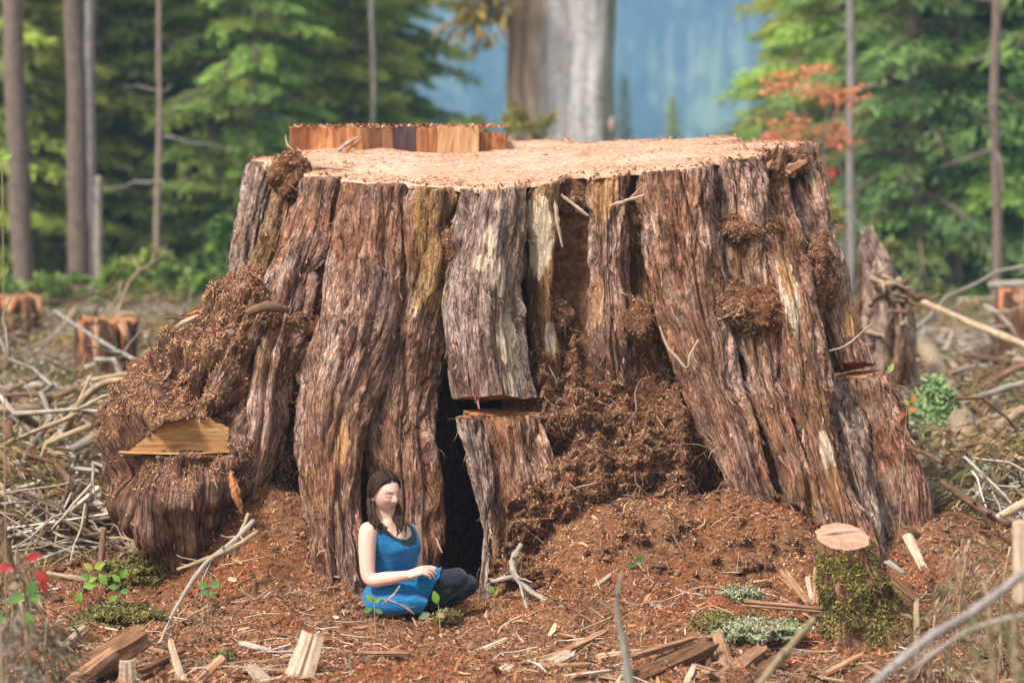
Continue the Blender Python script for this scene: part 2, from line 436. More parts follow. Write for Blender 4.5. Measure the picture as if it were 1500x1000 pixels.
def ground_h(x, y, fine=False):
    x, y = np.broadcast_arrays(np.asarray(x, float), np.asarray(y, float))
    sh = x.shape; p = np.stack([x.ravel(), y.ravel(), np.zeros(x.size)], 1)
    h = np.zeros(len(p))
    near = (np.abs(p[:, 0]) < 8) & (np.abs(p[:, 1]) < 9)
    if near.any(): h[near] = _K(p[near], _ctl) @ _w
    d = np.hypot(p[:, 0], p[:, 1] - 1)
    h += 0.22 * fbm(p * 0.11, 3) * sstep(3, 14, d) + 0.05 * fbm(p * 0.6 + 3, 3)
    h += 0.075 * np.clip(-2 - p[:, 1], 0, 14)
    if fine:
        m = sstep(9, 3, d)
        h += m * (0.045 * fbm(p * 4.0 + 9, 4) + 0.034 * np.abs(fbm(p * 13 + 5, 4)))
    return h.reshape(sh) if sh else float(h[0])
def _axis(lo, hi, step, far_lo, far_hi, g=1.09):
    a = list(np.arange(lo, hi, step)); s = step
    while a[-1] < far_hi: s *= g; a.append(a[-1] + s)
    b = []; s = step; v = lo
    while v > far_lo: s *= g; v -= s; b.append(v)
    return np.array(b[::-1] + a)
_gx = _axis(-3.4, 3.9, 0.022, -1200, 1200); _gy = _axis(-2.3, 1.5, 0.022, -40, 1000)
_X, _Y = np.meshgrid(_gx, _gy)
_Z = ground_h(_X, _Y, True)
_V = np.stack([_X, _Y, _Z], -1)
_q = np.hypot((_X - 0.25) / 3.6, (_Y - 0.2) / 3.0) + 0.22 * fbm(np.stack([_X, _Y, 0 * _X], -1) * 1.3, 4)
duff = sstep(1.12, 0.82, _q)
# distance-thinned far rows share the same sheet
gm = make_mesh('ground', _V, grid_faces(len(_gy), len(_gx), False), attrs={'duff': duff.ravel()})
ground = link('ground', gm, M['ground'], kind='structure')
GV = _V; GN = grid_normals(_V[:, :, :]); GN[..., :] *= np.sign(GN[..., 2:3])

# far hillside across the valley
hx = np.linspace(-1150, 1150, 90); hy = np.concatenate([np.linspace(700, 1480, 60)])
HX, HY = np.meshgrid(hx, hy)
def hill_h(x, y):
    x, y = x / 3.5, y / 3.5; p = np.stack([x, y, 0 * x], -1)
    return 3.5 * (np.clip(y - 235, 0, None) * 0.40 * (1 + 0.15 * fbm(p * 0.006, 3)) + 7 * fbm(p * 0.02 + 4, 4) * sstep(225, 320, y) - 1.0)
link('hillside', make_mesh('hillside', np.stack([HX, HY, hill_h(HX, HY)], -1), grid_faces(60, 90, False)), M['hill'], kind='structure')
# ------------------------------------------------------------------ the giant stump
STC = np.array([0.2, 2.45])
stump = thing('giant_stump', 'enormous freshly cut red cedar stump with fluted shaggy bark, a dark hollow and sawn notches', 'tree stump', (0.2, 2.45, 0.0))

# saw-cut surface: tilted plane through measured rim points
_rim = np.array([P(*c) for c in [(545, 271, 1.05), (640, 281, .85), (725, 287, .75), (790, 272, .85), (888, 262, .95), (985, 250, 1.0), (1065, 240, 1.2),
                                 (1110, 214, 1.6), (470, 262, 1.45), (425, 226, 2.5), (745, 209, 4.0), (900, 208, 4.1), (1100, 209, 3.0)]])
_A = np.stack([np.ones(len(_rim)), _rim[:, 0], _rim[:, 1]], 1)
_pl = np.linalg.lstsq(_A, _rim[:, 2], rcond=None)[0]
_res = _rim[:, 2] - _A @ _pl
def top_z(x, y):
    x = np.asarray(x, float); y = np.asarray(y, float)
    d2 = (x[..., None] - _rim[:, 0]) ** 2 + (y[..., None] - _rim[:, 1]) ** 2
    w = np.exp(-d2 / (2 * 0.35 ** 2))
    return _pl[0] + _pl[1] * x + _pl[2] * y + (w * _res).sum(-1) / (w.sum(-1) + 0.15)

BARK = []                  # (V, N, T) of each bark surface, for shreds and flakes
TOPR = []                  # top rings
def _hash(i, j, k=0):
    h = np.sin(i * 127.1 + j * 311.7 + k * 74.7) * 43758.5453
    return h - np.floor(h)
def _strips(u, v, w, Lp, seed):
    """vertical shreds of bark: strip width w, plates about Lp long that overlap like shingles"""
    x = u / w; sid = np.floor(x); fu = x - sid
    y = v / (Lp * (0.7 + 0.6 * _hash(sid, seed))) + 17 * _hash(sid, seed, 1) + 0.10 * np.sin(fu * 9 + sid * 3)
    pid = np.floor(y); fv = y - pid
    h = _hash(sid, pid, seed)
    e = np.minimum(fu, 1 - fu) * 2
    return 0.55 * h + 0.45 * fv - 0.65 * np.clip(1 - e / 0.42, 0, 1) - 0.3 * sstep(0.93, 1.0, fv), _hash(sid, pid, seed + 5)
def bark_disp(C, S, B, T, phi, a, b, s, seed, amp):
    """longitudinal fissures and shreds: noise in a frame that is squeezed along the stem"""
    Rm = np.maximum(a, b).mean()
    cs, sn = np.cos(phi), np.sin(phi)
    w = np.stack(np.broadcast_arrays(cs[None] * Rm, sn[None] * Rm, s[:, None]), -1)
    n1 = noise(w * np.array([4, 4, 1.8]) + seed); n2 = noise(w * np.array([14, 14, 5]) + seed + 40)
    u = (phi * Rm)[None] + 0.040 * n1 + 0.012 * n2
    v = np.broadcast_to(s[:, None], u.shape)
    wa = w + np.stack([0.05 * n1, 0.05 * n2, 0 * n1], -1)
    lob = fbm(wa * np.array([3.0, 3.0, 0.55]) + seed * 1.7, 3)
    r1 = np.abs(noise(wa * np.array([9, 9, 0.7]) + seed)) ** 0.55
    ws = 0.65 + 0.95 * (math.sin(seed * 12.9) * 0.5 + 0.5)
    A, ha = _strips(u, v, 0.030 * ws, 0.30 / ws, seed)
    Bq, hb = _strips(u + 0.004 * noise(w * np.array([30, 30, 16]) + seed), v, 0.0135, 0.16, seed + 3)
    r3 = fbm(w * np.array([80, 80, 12]) + seed * 3.3, 2)
    kn = fbm(w * np.array([2.2, 2.2, 1.5]) + seed * 5.1, 2)
    shag = 0.22 + 0.95 * sstep(-0.5, 0.6, noise(w * np.array([4, 4, 2.0]) + seed * 7.7))
    low = 1 - 0.5 * sstep(0.9, 1.7, s)[:, None]; shag = shag * low
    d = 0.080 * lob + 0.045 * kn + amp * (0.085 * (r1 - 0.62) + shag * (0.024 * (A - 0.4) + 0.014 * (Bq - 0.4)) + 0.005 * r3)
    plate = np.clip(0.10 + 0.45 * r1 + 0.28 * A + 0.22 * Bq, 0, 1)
    return d, plate, 0.6 * ha + 0.4 * hb
def flute(name, path, mat, seed, amp=1.0, depth=1.0, res=0.0062, top=False, cap=None, cut=None, spots=(), ochre=0.0, label=None, rib=0, endcap=None):
    """one buttress of the stump; path rows (px, py, half width px, depth y) measured on the photo"""
    rows = []
    for px, py, hw, Y in path: rows.append([*P(px, py, Y), hw * mpp(Y)])
    return flute3(name, rows, mat, seed, amp, depth, res, top, cut, spots, ochre, label)
def flute3(name, rows, mat, seed, amp=1.0, depth=1.0, res=0.0062, top=False, cut=None, spots=(), ochre=0.0, label=None, parent=None):
    parent = parent or stump
    rows = np.array(rows, float)
    L = np.linalg.norm(np.diff(rows[:, :3], axis=0), axis=1).sum()
    nv = max(24, int(L / (res * 1.75)))
    Q, s = resample(rows, nv)
    C, a = Q[:, :3], Q[:, 3]; b = a * depth
    T, S, B = frames(C)                                              # B points to the photographer for stems running down
    if (B[:, 1].mean() > 0): B = -B
    nf = int(max(20, 3.6 * a.mean() / res)); nb = max(10, nf // 4)
    phi = np.concatenate([np.linspace(R(-20), R(200), nf, endpoint=False), np.linspace(R(200), R(340), nb, endpoint=False)])
    d, plate, tone = bark_disp(C, S, B, T, phi, a, b, s, seed, amp)
    rr = (1 + 0.0 * d)
    ca, sa = np.cos(phi)[None, :, None], np.sin(phi)[None, :, None]
    V = C[:, None] + S[:, None] * ca * (a[:, None, None] + d[..., None]) + B[:, None] * sa * (b[:, None, None] + d[..., None])
    if top:
        zt = top_z(V[..., 0], V[..., 1]) + 0.006 * noise(V * np.array([60, 60, 1]) + seed)
        V[..., 2] = np.where(s[:, None] < 0.25, np.minimum(V[..., 2], zt), V[..., 2])
        V[0, :, 2] = zt[0]
        TOPR.append(V[0].copy())
    if cut:                                                            # sawn ends: (row index, function z(x,y))
        for end, fz in cut.items():
            z = fz(V[..., 0], V[..., 1])
            if end == 'bottom': V[..., 2] = np.maximum(V[..., 2], z); V[-1, :, 2] = z[-1]
            else: V[..., 2] = np.minimum(V[..., 2], z); V[0, :, 2] = z[0]
    nu = len(phi)
    px, py = pix(V)
    bare = np.zeros(V.shape[:2]); fresh = np.zeros(V.shape[:2])
    for kind, cx, cy, rx, ry, *tilt in spots:
        tl = R(tilt[0]) if tilt else 0
        dx, dy = px - cx, py - cy
        e = np.hypot((dx * math.cos(tl) - dy * math.sin(tl)) / rx, (dx * math.sin(tl) + dy * math.cos(tl)) / ry)
        m = sstep(1.5, 0.5, e) * (np.sin(phi) > -0.2)[None]
        if kind == 'bare': bare = np.maximum(bare, m)
        else: fresh = np.maximum(fresh, m)
    uv = np.stack(np.broadcast_arrays((phi * a.mean())[None], s[:, None]), -1)
    F = [grid_faces(nv, nu)]
    fl = np.full(V.shape[:2], ochre) if np.isscalar(ochre) else ochre(px, py)
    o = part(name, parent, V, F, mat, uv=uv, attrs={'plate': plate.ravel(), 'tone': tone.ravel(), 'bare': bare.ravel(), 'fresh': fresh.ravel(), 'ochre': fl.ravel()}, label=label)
    Nn = np.cross(np.roll(V, -1, 1) - np.roll(V, 1, 1), np.gradient(V, axis=0)); Nn /= np.linalg.norm(Nn, axis=-1, keepdims=True) + 1e-9
    if (Nn[:, :, :] * (V - C[:, None])).sum() < 0: Nn = -Nn
    front = (np.sin(phi) > -0.15)
    BARK.append((V[:, front], Nn[:, front], np.broadcast_to(T[:, None], V.shape)[:, front], np.maximum(bare, fresh)[:, front], name))
    return V, o
def cap_disk(name, ring, mat, drop=0.0, parent=None, label=None, amp=0.004, slope=None, inset=0.0, seed=0, rings=7):
    """sawn end closing a ring of points"""
    c = ring.mean(0)
    ts = np.linspace(1, 0, rings)[:, None, None]
    V = c + (ring[None] - c) * (ts * (1 - inset))
    V[..., 2] += drop
    n = noise(V * np.array([14, 14, 14]) + seed) * amp * (ts[..., 0] < 0.99)
    V[..., 2] += n
    F = [grid_faces(rings, len(ring))]
    return part(name, parent or stump, V, F, mat, label=label)

# --- core behind the flutes
nz, nt = 150, 420
th = np.linspace(-math.pi, math.pi, nt, endpoint=False); zz = np.linspace(-0.35, 1, nz)
TH, ZT = np.meshgrid(th, zz)
def core_r(t, z):
    zf = np.clip(z / 2.4, 0, 1)
    r = 1.26 + 0.60 * (1 - zf) ** 1.6
    for px, dep, wid, zmax in ((657, 1.25, 0.13, 1.75),):
        q = P(px, 750, 0.9)[:2] - STC; t0 = math.atan2(q[1], q[0])
        dt = (t - t0 + math.pi) % (2 * math.pi) - math.pi
        r = r - dep * np.exp(-(dt / wid) ** 4) * sstep(zmax, zmax - 0.35, z)
    return r
zc = ZT * 2.25
pp = np.stack([np.cos(TH) * 1.5, np.sin(TH) * 1.5, zc], -1)
rc = core_r(TH, zc) + 0.10 * fbm(pp * np.array([2.2, 2.2, 1.4]) + 3, 4) + 0.045 * np.abs(fbm(pp * 9 + 1, 4))
CV = np.stack([STC[0] + np.cos(TH) * rc, STC[1] + np.sin(TH) * rc, zc], -1)
tz = top_z(CV[..., 0], CV[..., 1])
CV[..., 2] = np.where(zc > 0, zc / 2.25 * (tz - 0.004), zc)
part('heartwood_core', stump, CV, [grid_faces(nz, nt)], M['root_soil'])
TOPR.append(CV[-1].copy())

# --- flutes, left to right
flute('buttress', [(392, 222, 24, 2.3), (376, 300, 30, 2.05), (362, 370, 30, 1.85), (352, 440, 28, 1.7), (345, 560, 30, 1.6)], M['bark_grey'], 1, top=True, spots=[('bare', 398, 238, 12, 26, 10)])
flute('buttress', [(428, 228, 26, 2.1), (415, 310, 28, 1.85), (400, 390, 32, 1.6), (380, 460, 40, 1.35), (360, 560, 40, 1.2)], M['bark_ochre'], 2, top=True, ochre=0.4)
flute('buttress', [(476, 252, 30, 1.72), (463, 300, 33, 1.5), (450, 360, 36, 1.32), (430, 420, 39, 1.12), (408, 490, 46, .92), (388, 560, 48, .72), (380, 640, 46, .62), (366, 710, 40, .62), (345, 800, 34, .7)], M['bark'], 3, top=True)
flute('buttress', [(552, 262, 48, 1.34), (546, 330, 60, 1.12), (537, 400, 64, .97), (531, 460, 66, .88), (512, 540, 56, .77), (492, 610, 46, .65), (484, 700, 42, .44), (490, 800, 38, .27), (500, 920, 36, .16)], M['bark'], 4, top=True,
      spots=[('fresh', 500, 655, 9, 34, -8), ('bare', 480, 240, 8, 30)])
flute('buttress', [(640, 275, 46, 1.22), (630, 340, 50, 1.08), (620, 420, 48, .98), (602, 500, 50, .92), (588, 600, 52, .82), (583, 700, 50, .62), (585, 800, 46, .50), (592, 930, 44, .44)], M['bark'], 5, top=True,
      ochre=lambda px, py: 0.75 * sstep(540, 430, py) * sstep(585, 615, px))
cutA = lambda x, y: P(722, 578, .35)[2] - 0.16 * (y - .35) + 0.015 * noise(np.stack([x * 9, y * 0, x * 0], -1))
v5, _ = flute('buttress', [(728, 279, 50, 1.05), (718, 350, 56, .92), (712, 420, 58, .82), (712, 500, 58, .72), (722, 600, 62, .62)], M['bark_grey'], 6, amp=0.75, top=True, cut={'bottom': cutA},
      spots=[('bare', 745, 500, 15, 42, 10), ('bare', 733, 405, 8, 30), ('bare', 752, 560, 8, 34, 4), ('bare', 718, 350, 6, 24), ('bare', 705, 385, 10, 14)], ochre=lambda px, py: 0.62 * sstep(690, 770, px) * sstep(580, 450, py))
cap_disk('notch_face', v5[-1], M['notch_under'], -0.003, seed=3)
flute('buttress', [(795, 266, 27, 1.12), (792, 340, 25, 1.06), (788, 400, 22, 1.0), (792, 470, 22, 1.0), (798, 560, 22, 1.0)], M['bark_ochre'], 7, amp=0.6, top=True, spots=[('bare', 790, 345, 20, 62), ('bare', 806, 500, 9, 30)])
flute('buttress', [(838, 262, 26, 1.45), (834, 340, 26, 1.40), (832, 420, 26, 1.35), (832, 520, 26, 1.3)], M['bark_ochre'], 8, top=True)
flute('buttress', [(886, 256, 30, 1.22), (885, 330, 32, 1.14), (888, 400, 34, 1.07), (894, 480, 35, 1.0), (906, 570, 32, 1.05), (915, 650, 30, 1.1)], M['bark'], 9, top=True,
      spots=[('fresh', 886, 288, 22, 30), ('fresh', 875, 435, 7, 42, -3), ('bare', 880, 440, 4, 34, -3)])
flute('buttress', [(932, 255, 26, 1.5), (935, 340, 26, 1.4), (945, 440, 28, 1.3), (960, 540, 28, 1.2)], M['bark_ochre'], 10, top=True)
flute('buttress', [(985, 243, 46, 1.26), (989, 330, 50, 1.12), (1002, 420, 52, 1.0), (1026, 500, 50, .9), (1056, 590, 45, .75), (1088, 680, 42, .6), (1120, 770, 38, .5), (1140, 850, 36, .45)], M['bark'], 11, top=True)
flute('buttress', [(1062, 234, 40, 1.46), (1074, 330, 42, 1.3), (1086, 420, 42, 1.15), (1106, 520, 42, .98), (1136, 620, 38, .78), (1172, 720, 34, .62), (1190, 820, 30, .52)], M['bark'], 12, top=True,
      spots=[('fresh', 1082, 325, 12, 26, 12)])
flute('buttress', [(1108, 216, 36, 1.75), (1122, 330, 42, 1.42), (1144, 420, 43, 1.2), (1162, 520, 42, 1.0), (1184, 620, 42, .8), (1216, 710, 40, .62), (1246, 800, 34, .52), (1258, 860, 32, .5)], M['bark'], 13, top=True,
      spots=[('bare', 1155, 425, 13, 62, 12), ('fresh', 1150, 400, 9, 40, 12), ('bare', 1212, 665, 10, 36, 14), ('fresh', 1222, 715, 12, 40, 10), ('fresh', 1106, 300, 12, 28, 16), ('bare', 1104, 232, 12, 26, 8)])
flute('buttress', [(1172, 450, 22, 1.45), (1204, 570, 25, 1.12), (1232, 650, 24, .92), (1262, 740, 22, .74), (1284, 830, 20, .66)], M['bark_grey'], 14)
cutB = lambda x, y: P(1245, 521, 1.1)[2] - 0.30 * (y - 1.1) + 0.12 * (x - P(1245, 531, 1.1)[0])
v9, _ = flute('buttress', [(1158, 222, 34, 2.25), (1185, 330, 39, 1.95), (1215, 430, 43, 1.65), (1246, 545, 46, 1.42)], M['bark'], 15, top=True, cut={'bottom': cutB}, spots=[('fresh', 1245, 470, 12, 26, 20), ('bare', 1185, 255, 6, 26, 20)])
cap_disk('notch_face', v9[-1], M['notch_under'], -0.003, seed=4)
# lower pieces below the notches
lowA = lambda x, y: P(735, 620, .2)[2] + 0.03 * (y - .2) + 0.008 * noise(np.stack([x * 20, y * 20, x * 0], -1))
lowA2 = lambda x, y: lowA(x, y) - 0.012
va, _ = flute('buttress', [(744, 590, 52, .66), (758, 680, 46, .58), (762, 760, 42, .50), (748, 850, 45, .45), (748, 920, 45, .45)], M['bark'], 16, cut={'top': lowA}, spots=[('fresh', 738, 612, 24, 12), ('bare', 745, 615, 12, 8)])
vb, _ = flute('buttress', [(688, 590, 20, .58), (702, 680, 18, .44), (712, 760, 18, .30), (711, 830, 18, .20), (706, 940, 20, .16)], M['bark_grey'], 17, cut={'top': lowA2})
cap_disk('notch_ledge', va[0], M['fresh_wood'], 0.003, seed=5); cap_disk('notch_ledge', vb[0], M['fresh_wood'], 0.003, seed=6)
lowB = lambda x, y: P(1255, 563, 1.0)[2] + 0.05 * (y - 1.0) + 0.06 * (x - P(1255, 548, 1.0)[0]) + 0.008 * noise(np.stack([x * 20, y * 20, x * 0], -1))
lowB2 = lambda x, y: lowB(x, y) - 0.015
vc, _ = flute('buttress', [(1262, 530, 40, 1.38), (1288, 640, 46, 1.18), (1318, 730, 46, 1.0), (1334, 800, 44, .95), (1345, 850, 44, .9)], M['bark'], 18, cut={'top': lowB})
vd, _ = flute('buttress', [(1226, 540, 20, 1.32), (1252, 640, 26, 1.08), (1280, 730, 24, .92), (1300, 830, 24, .86)], M['bark_grey'], 19, cut={'top': lowB2})
cap_disk('notch_ledge', vc[0], M['fresh_wood'], 0.003, seed=7); cap_disk('notch_ledge', vd[0], M['fresh_wood'], 0.003, seed=8)
# flutes round the far side
for k, ang in enumerate(np.linspace(R(-12), R(192), 9)):
    rb = 1.95 + 0.15 * math.sin(k * 2.3); cx, sy = math.cos(ang), math.sin(ang)
    if k in (0, 8): continue
    rows = []
    for z, r, hw in ((2.75, 1.42, .24), (2.0, 1.52, .27), (1.2, 1.62, .29), (0.5, 1.78, .30), (-0.2, rb, .28)):
        rows.append([STC[0] + cx * r, STC[1] + sy * r, z, hw])
    flute3('buttress', rows, M['bark'], 30 + k, res=0.03, top=True)
BARK = [b for b in BARK if len(b[0]) * b[0].shape[1] > 3000]

# --- big burl root on the left with its sawn notch
burl_rows = [[*P(px, py, Y), hw * mpp(Y)] for px, py, hw, Y in
             [(400, 415, 50, 1.35), (350, 500, 92, 1.05), (308, 590, 106, .85), (278, 680, 114, .66), (272, 752, 98, .66), (325, 840, 40, 1.15)]]
rows = np.array(burl_rows); Q, s = resample(rows, 250)
C, a = Q[:, :3], Q[:, 3]; T, S, B = frames(C)
if B[:, 1].mean() > 0: B = -B
phi = np.concatenate([np.linspace(R(-25), R(205), 230, endpoint=False), np.linspace(R(205), R(335), 40, endpoint=False)])
d, plate, tone = bark_disp(C, S, B, T, phi, a, a, s, 61, 1.0)
p3 = C[:, None] + S[:, None] * np.cos(phi)[None, :, None] * a[:, None, None] + B[:, None] * np.sin(phi)[None, :, None] * a[:, None, None]
d = .8 * d + 0.17 * fbm(p3 * 2.3 + 7, 3) + 0.035 * np.abs(fbm(p3 * 7 + 2, 4)) - .01
V = p3 + (S[:, None] * np.cos(phi)[None, :, None] + B[:, None] * np.sin(phi)[None, :, None] * 0.95) * d[..., None]
px, py = pix(V)
YN = 0.42
top_edge = np.interp(px, [178, 215, 245, 300, 333], [666, 640, 619, 612, 624])
inn = (px > 178) & (px < 333) & (py > top_edge) & (py < 668) & (np.sin(phi) > 0)[None]
zn = P(255, 668, .2)[2]
V[..., 1] = np.where(inn, np.maximum(V[..., 1], YN), V[..., 1])
lip = (py >= 668) & (py < 700) & (px > 165) & (px < 345) & (np.sin(phi) > 0)[None]
uv = np.stack(np.broadcast_arrays((phi * a.mean())[None], s[:, None]), -1)
ov = 0.9 * sstep(640, 560, py + 0.6 * (px - 330))
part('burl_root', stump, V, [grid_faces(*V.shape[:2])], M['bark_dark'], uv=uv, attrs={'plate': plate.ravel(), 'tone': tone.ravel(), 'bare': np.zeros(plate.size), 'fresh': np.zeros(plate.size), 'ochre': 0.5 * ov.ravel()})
Nn = np.cross(np.roll(V, -1, 1) - np.roll(V, 1, 1), np.gradient(V, axis=0)); Nn /= np.linalg.norm(Nn, axis=-1, keepdims=True) + 1e-9
if (Nn * (V - C[:, None])).sum() < 0: Nn = -Nn
fr = np.sin(phi) > -.1
BURL = (V[:, fr], Nn[:, fr], np.broadcast_to(T[:, None], V.shape)[:, fr], np.where(inn, 1.0, 0.0)[:, fr], 'burl_root')
BARK.append(BURL)
# sawn faces of that notch: upright back with an arched top, level ledge
xs = np.linspace(176, 335, 60)
te = np.interp(xs, [176, 215, 245, 300, 335], [667, 639, 618, 611, 624]) - 5 * noise(np.stack([xs * .08, 0 * xs, 0 * xs], -1))
rowsV = []
for t in np.linspace(0, 1, 12):
    rowsV.append([P(x, 668 + (e - 668) * t, YN - 0.006) for x, e in zip(xs, te)])
rowsV = np.array(rowsV); rowsV[..., 1] += 0.006 * noise(rowsV * np.array([3, 1, 20])) - 0.003
part('notch_face', stump, rowsV, [grid_faces(12, 60, False)], M['notch_wood'])
led = []
for t in np.linspace(0, 1, 8):
    led.append([[*P(x, 668, YN)[:1], YN - 0.16 * t * math.sqrt(max(0.05, 1 - ((x - 255) / 92) ** 2)), zn + 0.004] for x in xs])
part('notch_ledge', stump, np.array(led), [grid_faces(8, 60, False)], M['notch_wood'])

# --- the sawn top
nt2, nr2 = 360, 80
ta = np.linspace(-math.pi, math.pi, nt2, endpoint=False)
rad = np.zeros(nt2)
for ring in TOPR:
    q = ring[:, :2] - STC
    dense = np.concatenate([q + (np.roll(q, -1, 0) - q) * f for f in np.linspace(0, 1, 8, endpoint=False)])
    ang = np.arctan2(dense[:, 1], dense[:, 0]); rr = np.hypot(dense[:, 0], dense[:, 1])
    np.maximum.at(rad, np.floor((ang + math.pi) / (2 * math.pi) * nt2).astype(int) % nt2, rr)
for _ in range(2): rad = np.maximum(rad, 0.5 * rad + 0.25 * (np.roll(rad, 1) + np.roll(rad, -1)) - 0.006)
rad = rad + 0.004
tr = np.concatenate([np.linspace(0.02, 0.8, 40), np.linspace(0.82, 1, 40)])
TX = STC[0] + np.cos(ta)[None] * rad[None] * tr[:, None]; TY = STC[1] + np.sin(ta)[None] * rad[None] * tr[:, None]
tp = np.stack([TX, TY, 0 * TX], -1)
TZ = top_z(TX, TY) + 0.010 + (0.014 * fbm(tp * 3, 4) + 0.010 * np.abs(fbm(tp * np.array([14, 9, 1]), 3))) * sstep(1.0, 0.9, tr)[:, None]
TOPV = np.stack([TX, TY, TZ], -1)
skirt = TOPV[-1:].copy(); skirt[..., 2] -= 0.03 + 0.02 * noise(skirt * 30)[...]
Vt = np.concatenate([TOPV, skirt])
part('sawn_top', stump, Vt, [grid_faces(len(Vt), nt2)], M['saw_top'])

# --- the raised step left by the second cut, in six splits side by side
sx = [(424, 527, 2.85, M['fresh_wood']), (527, 576, 2.85, M['fresh_brown']), (576, 610, 2.85, M['dark_wood']), (610, 640, 2.85, M['fresh_wood']), (640, 701, 2.85, M['fresh_pale']), (703, 741, 3.02, M['fresh_wood'])]
for k, (x0, x1, Yf, mt) in enumerate(sx):
    n = 16
    zt0 = P(560, 187, 2.85)[2] - (0.03 if k == 5 else 0.0) + (0, -.008, .006, -.004, .008, 0)[k]
    fx = np.linspace(P(x0, 205, Yf)[0] + .0004, P(x1, 205, Yf)[0] - .0004, n)
    jag = 0.10 * noise(np.stack([fx * 2.7, 0 * fx, 0 * fx], -1)) + 0.006 * noise(np.stack([fx * 25, 0 * fx + k, 0 * fx], -1))
    front = np.stack([fx, Yf + jag, 0 * fx], 1)
    back = np.stack([STC[0] + (fx - STC[0]) * 0.95, 3.75 - 0.25 * np.abs(fx - 0.0) + 0 * fx, 0 * fx], 1)[::-1]
    loop = np.concatenate([front, back]); loop = np.concatenate([loop + (np.roll(loop, -1, 0) - loop) * f for f in (0,)])
    zb = top_z(loop[:, 0], loop[:, 1]) + 0.004
    rowsV = [np.column_stack([loop[:, :2], zb])]
    for t in (0.3, 0.7, 0.97): rowsV.append(np.column_stack([loop[:, 0], loop[:, 1] + 0.006 * noise(loop * 40 + k + t), zb + (zt0 - zb) * t]))
    rowsV.append(np.column_stack([loop[:, :2] + (loop[:, :2].mean(0) - loop[:, :2]) * 0.004, np.full(len(loop), zt0) + 0.012 * noise(loop * 12 + k)]))
    cen = loop.mean(0)
    for t in (0.6, 0.02): rowsV.append(np.column_stack([cen[0] + (loop[:, 0] - cen[0]) * t, cen[1] + (loop[:, 1] - cen[1]) * t, np.full(len(loop), zt0) + 0.01 * noise(loop * 8 + k + t)]))
    part('raised_slab', stump, np.array(rowsV), [grid_faces(len(rowsV), len(loop))], mt, smooth=False)

# --- clods of roots and rotted bark lodged between the flutes
SOIL = []
def clod(name, px, py, hx, hy, Y, dep, seed, mat, res=0.011, amp=0.30, lump=1.0):
    c = P(px, py, Y); a = np.array([hx * mpp(Y), dep, hy * mpp(Y)])
    nu = int(np.clip(5.5 * max(a[0], a[2]) / res, 40, 300)); nv = nu // 2
    lat = np.linspace(0.02, math.pi - 0.02, nv)[:, None]; lon = np.linspace(0, 2 * math.pi, nu, endpoint=False)[None]
    D = np.stack(np.broadcast_arrays(np.sin(lat) * np.cos(lon), np.sin(lat) * np.sin(lon), np.cos(lat)), -1)
    p = D * a + c
    r = 1 + amp * lump * 1.5 * fbm(p * 3.2 + seed, 3) - 0.10 * lump * (noise(p * np.array([7, 7, 2.5]) + seed) > 0.25)
    V = c + D * a * r[..., None]
    dn = (0.07 * np.abs(fbm(V * 8 + seed, 4)) + 0.026 * fbm(V * np.array([24, 24, 14]) + seed, 3)) * min(1.4, 0.35 + a.max() / 0.3)
    V = V + D * dn[..., None]
    part(name, stump, V, [grid_faces(nv, nu)], mat)
    n = D / a; n /= np.linalg.norm(n, axis=-1, keepdims=True)
    ok = D[:, :, 1] < 0.25
    SOIL.append((V[ok], n[ok]))
clod('bark_clod', 1072, 462, 56, 28, 1.0, .15, 6, M['root_soil'], amp=.42)
clod('bark_clod', 937, 480, 24, 30, 1.06, .12, 7, M['root_soil'], amp=.42)
clod('bark_clod', 820, 462, 19, 22, 1.05, .08, 8, M['root_soil'], amp=.12)
clod('bark_clod', 1085, 335, 52, 16, 1.22, .14, 9, M['root_soil'])
clod('bark_clod', 655, 385, 16, 34, .95, .08, 10, M['root_soil'])
clod('bark_clod', 930, 330, 26, 34, 1.28, .12, 11, M['root_soil'])
clod('bark_clod', 840, 300, 24, 22, 1.28, .12, 12, M['root_soil'])
clod('bark_clod', 428, 262, 24, 36, 1.9, .14, 13, M['root_soil'], amp=.45)
clod('duff_heap', 385, 474, 84, 34, 1.16, .32, 14, M['root_soil'], amp=.16, lump=.7)
clod('duff_heap', 322, 512, 76, 34, 1.06, .34, 15, M['root_soil'], amp=.16, lump=.7)
clod('root_mass', 420, 660, 36, 90, .95, .25, 16, M['dark_soil'])
clod('root_mass', 640, 470, 14, 60, 1.25, .1, 17, M['dark_soil'])
clod('bark_clod', 1152, 240, 30, 16, 2.0, .12, 18, M['root_soil'], amp=.45)
clod('bark_clod', 1190, 420, 20, 60, 1.5, .14, 19, M['root_soil'])

# bank of soil, rotted bark and roots that slopes out between the hollow's right post and the right hand flutes
nb_r, nb_c = 250, 270
pyv = np.linspace(478, 850, nb_r)[:, None]; uc = np.linspace(-.22, 1.18, nb_c)[None]
xl = np.interp(pyv, [478, 600, 680, 760, 850], [772, 786, 806, 812, 800]); xr = np.interp(pyv, [478, 560, 640, 720, 780, 850], [955, 985, 1028, 1085, 1150, 1200])
pxv = xl + (xr - xl) * uc
Yb = np.interp(pyv, [478, 520, 560, 640, 720, 780, 850], [1.30, 1.04, .88, .64, .38, .14, -.12]) + 0 * uc
Yb = Yb + .42 * np.clip(np.abs(uc - .5) * 2 - .82, 0, 1) * sstep(860, 780, pyv)
RB = np.array([[P(pxv[i, j], pyv[i, 0], Yb[i, j]) for j in range(nb_c)] for i in range(nb_r)])
rib = 1 - np.abs(noise(RB * np.array([4.6, 1.0, .55]) + 3)) * 2.2
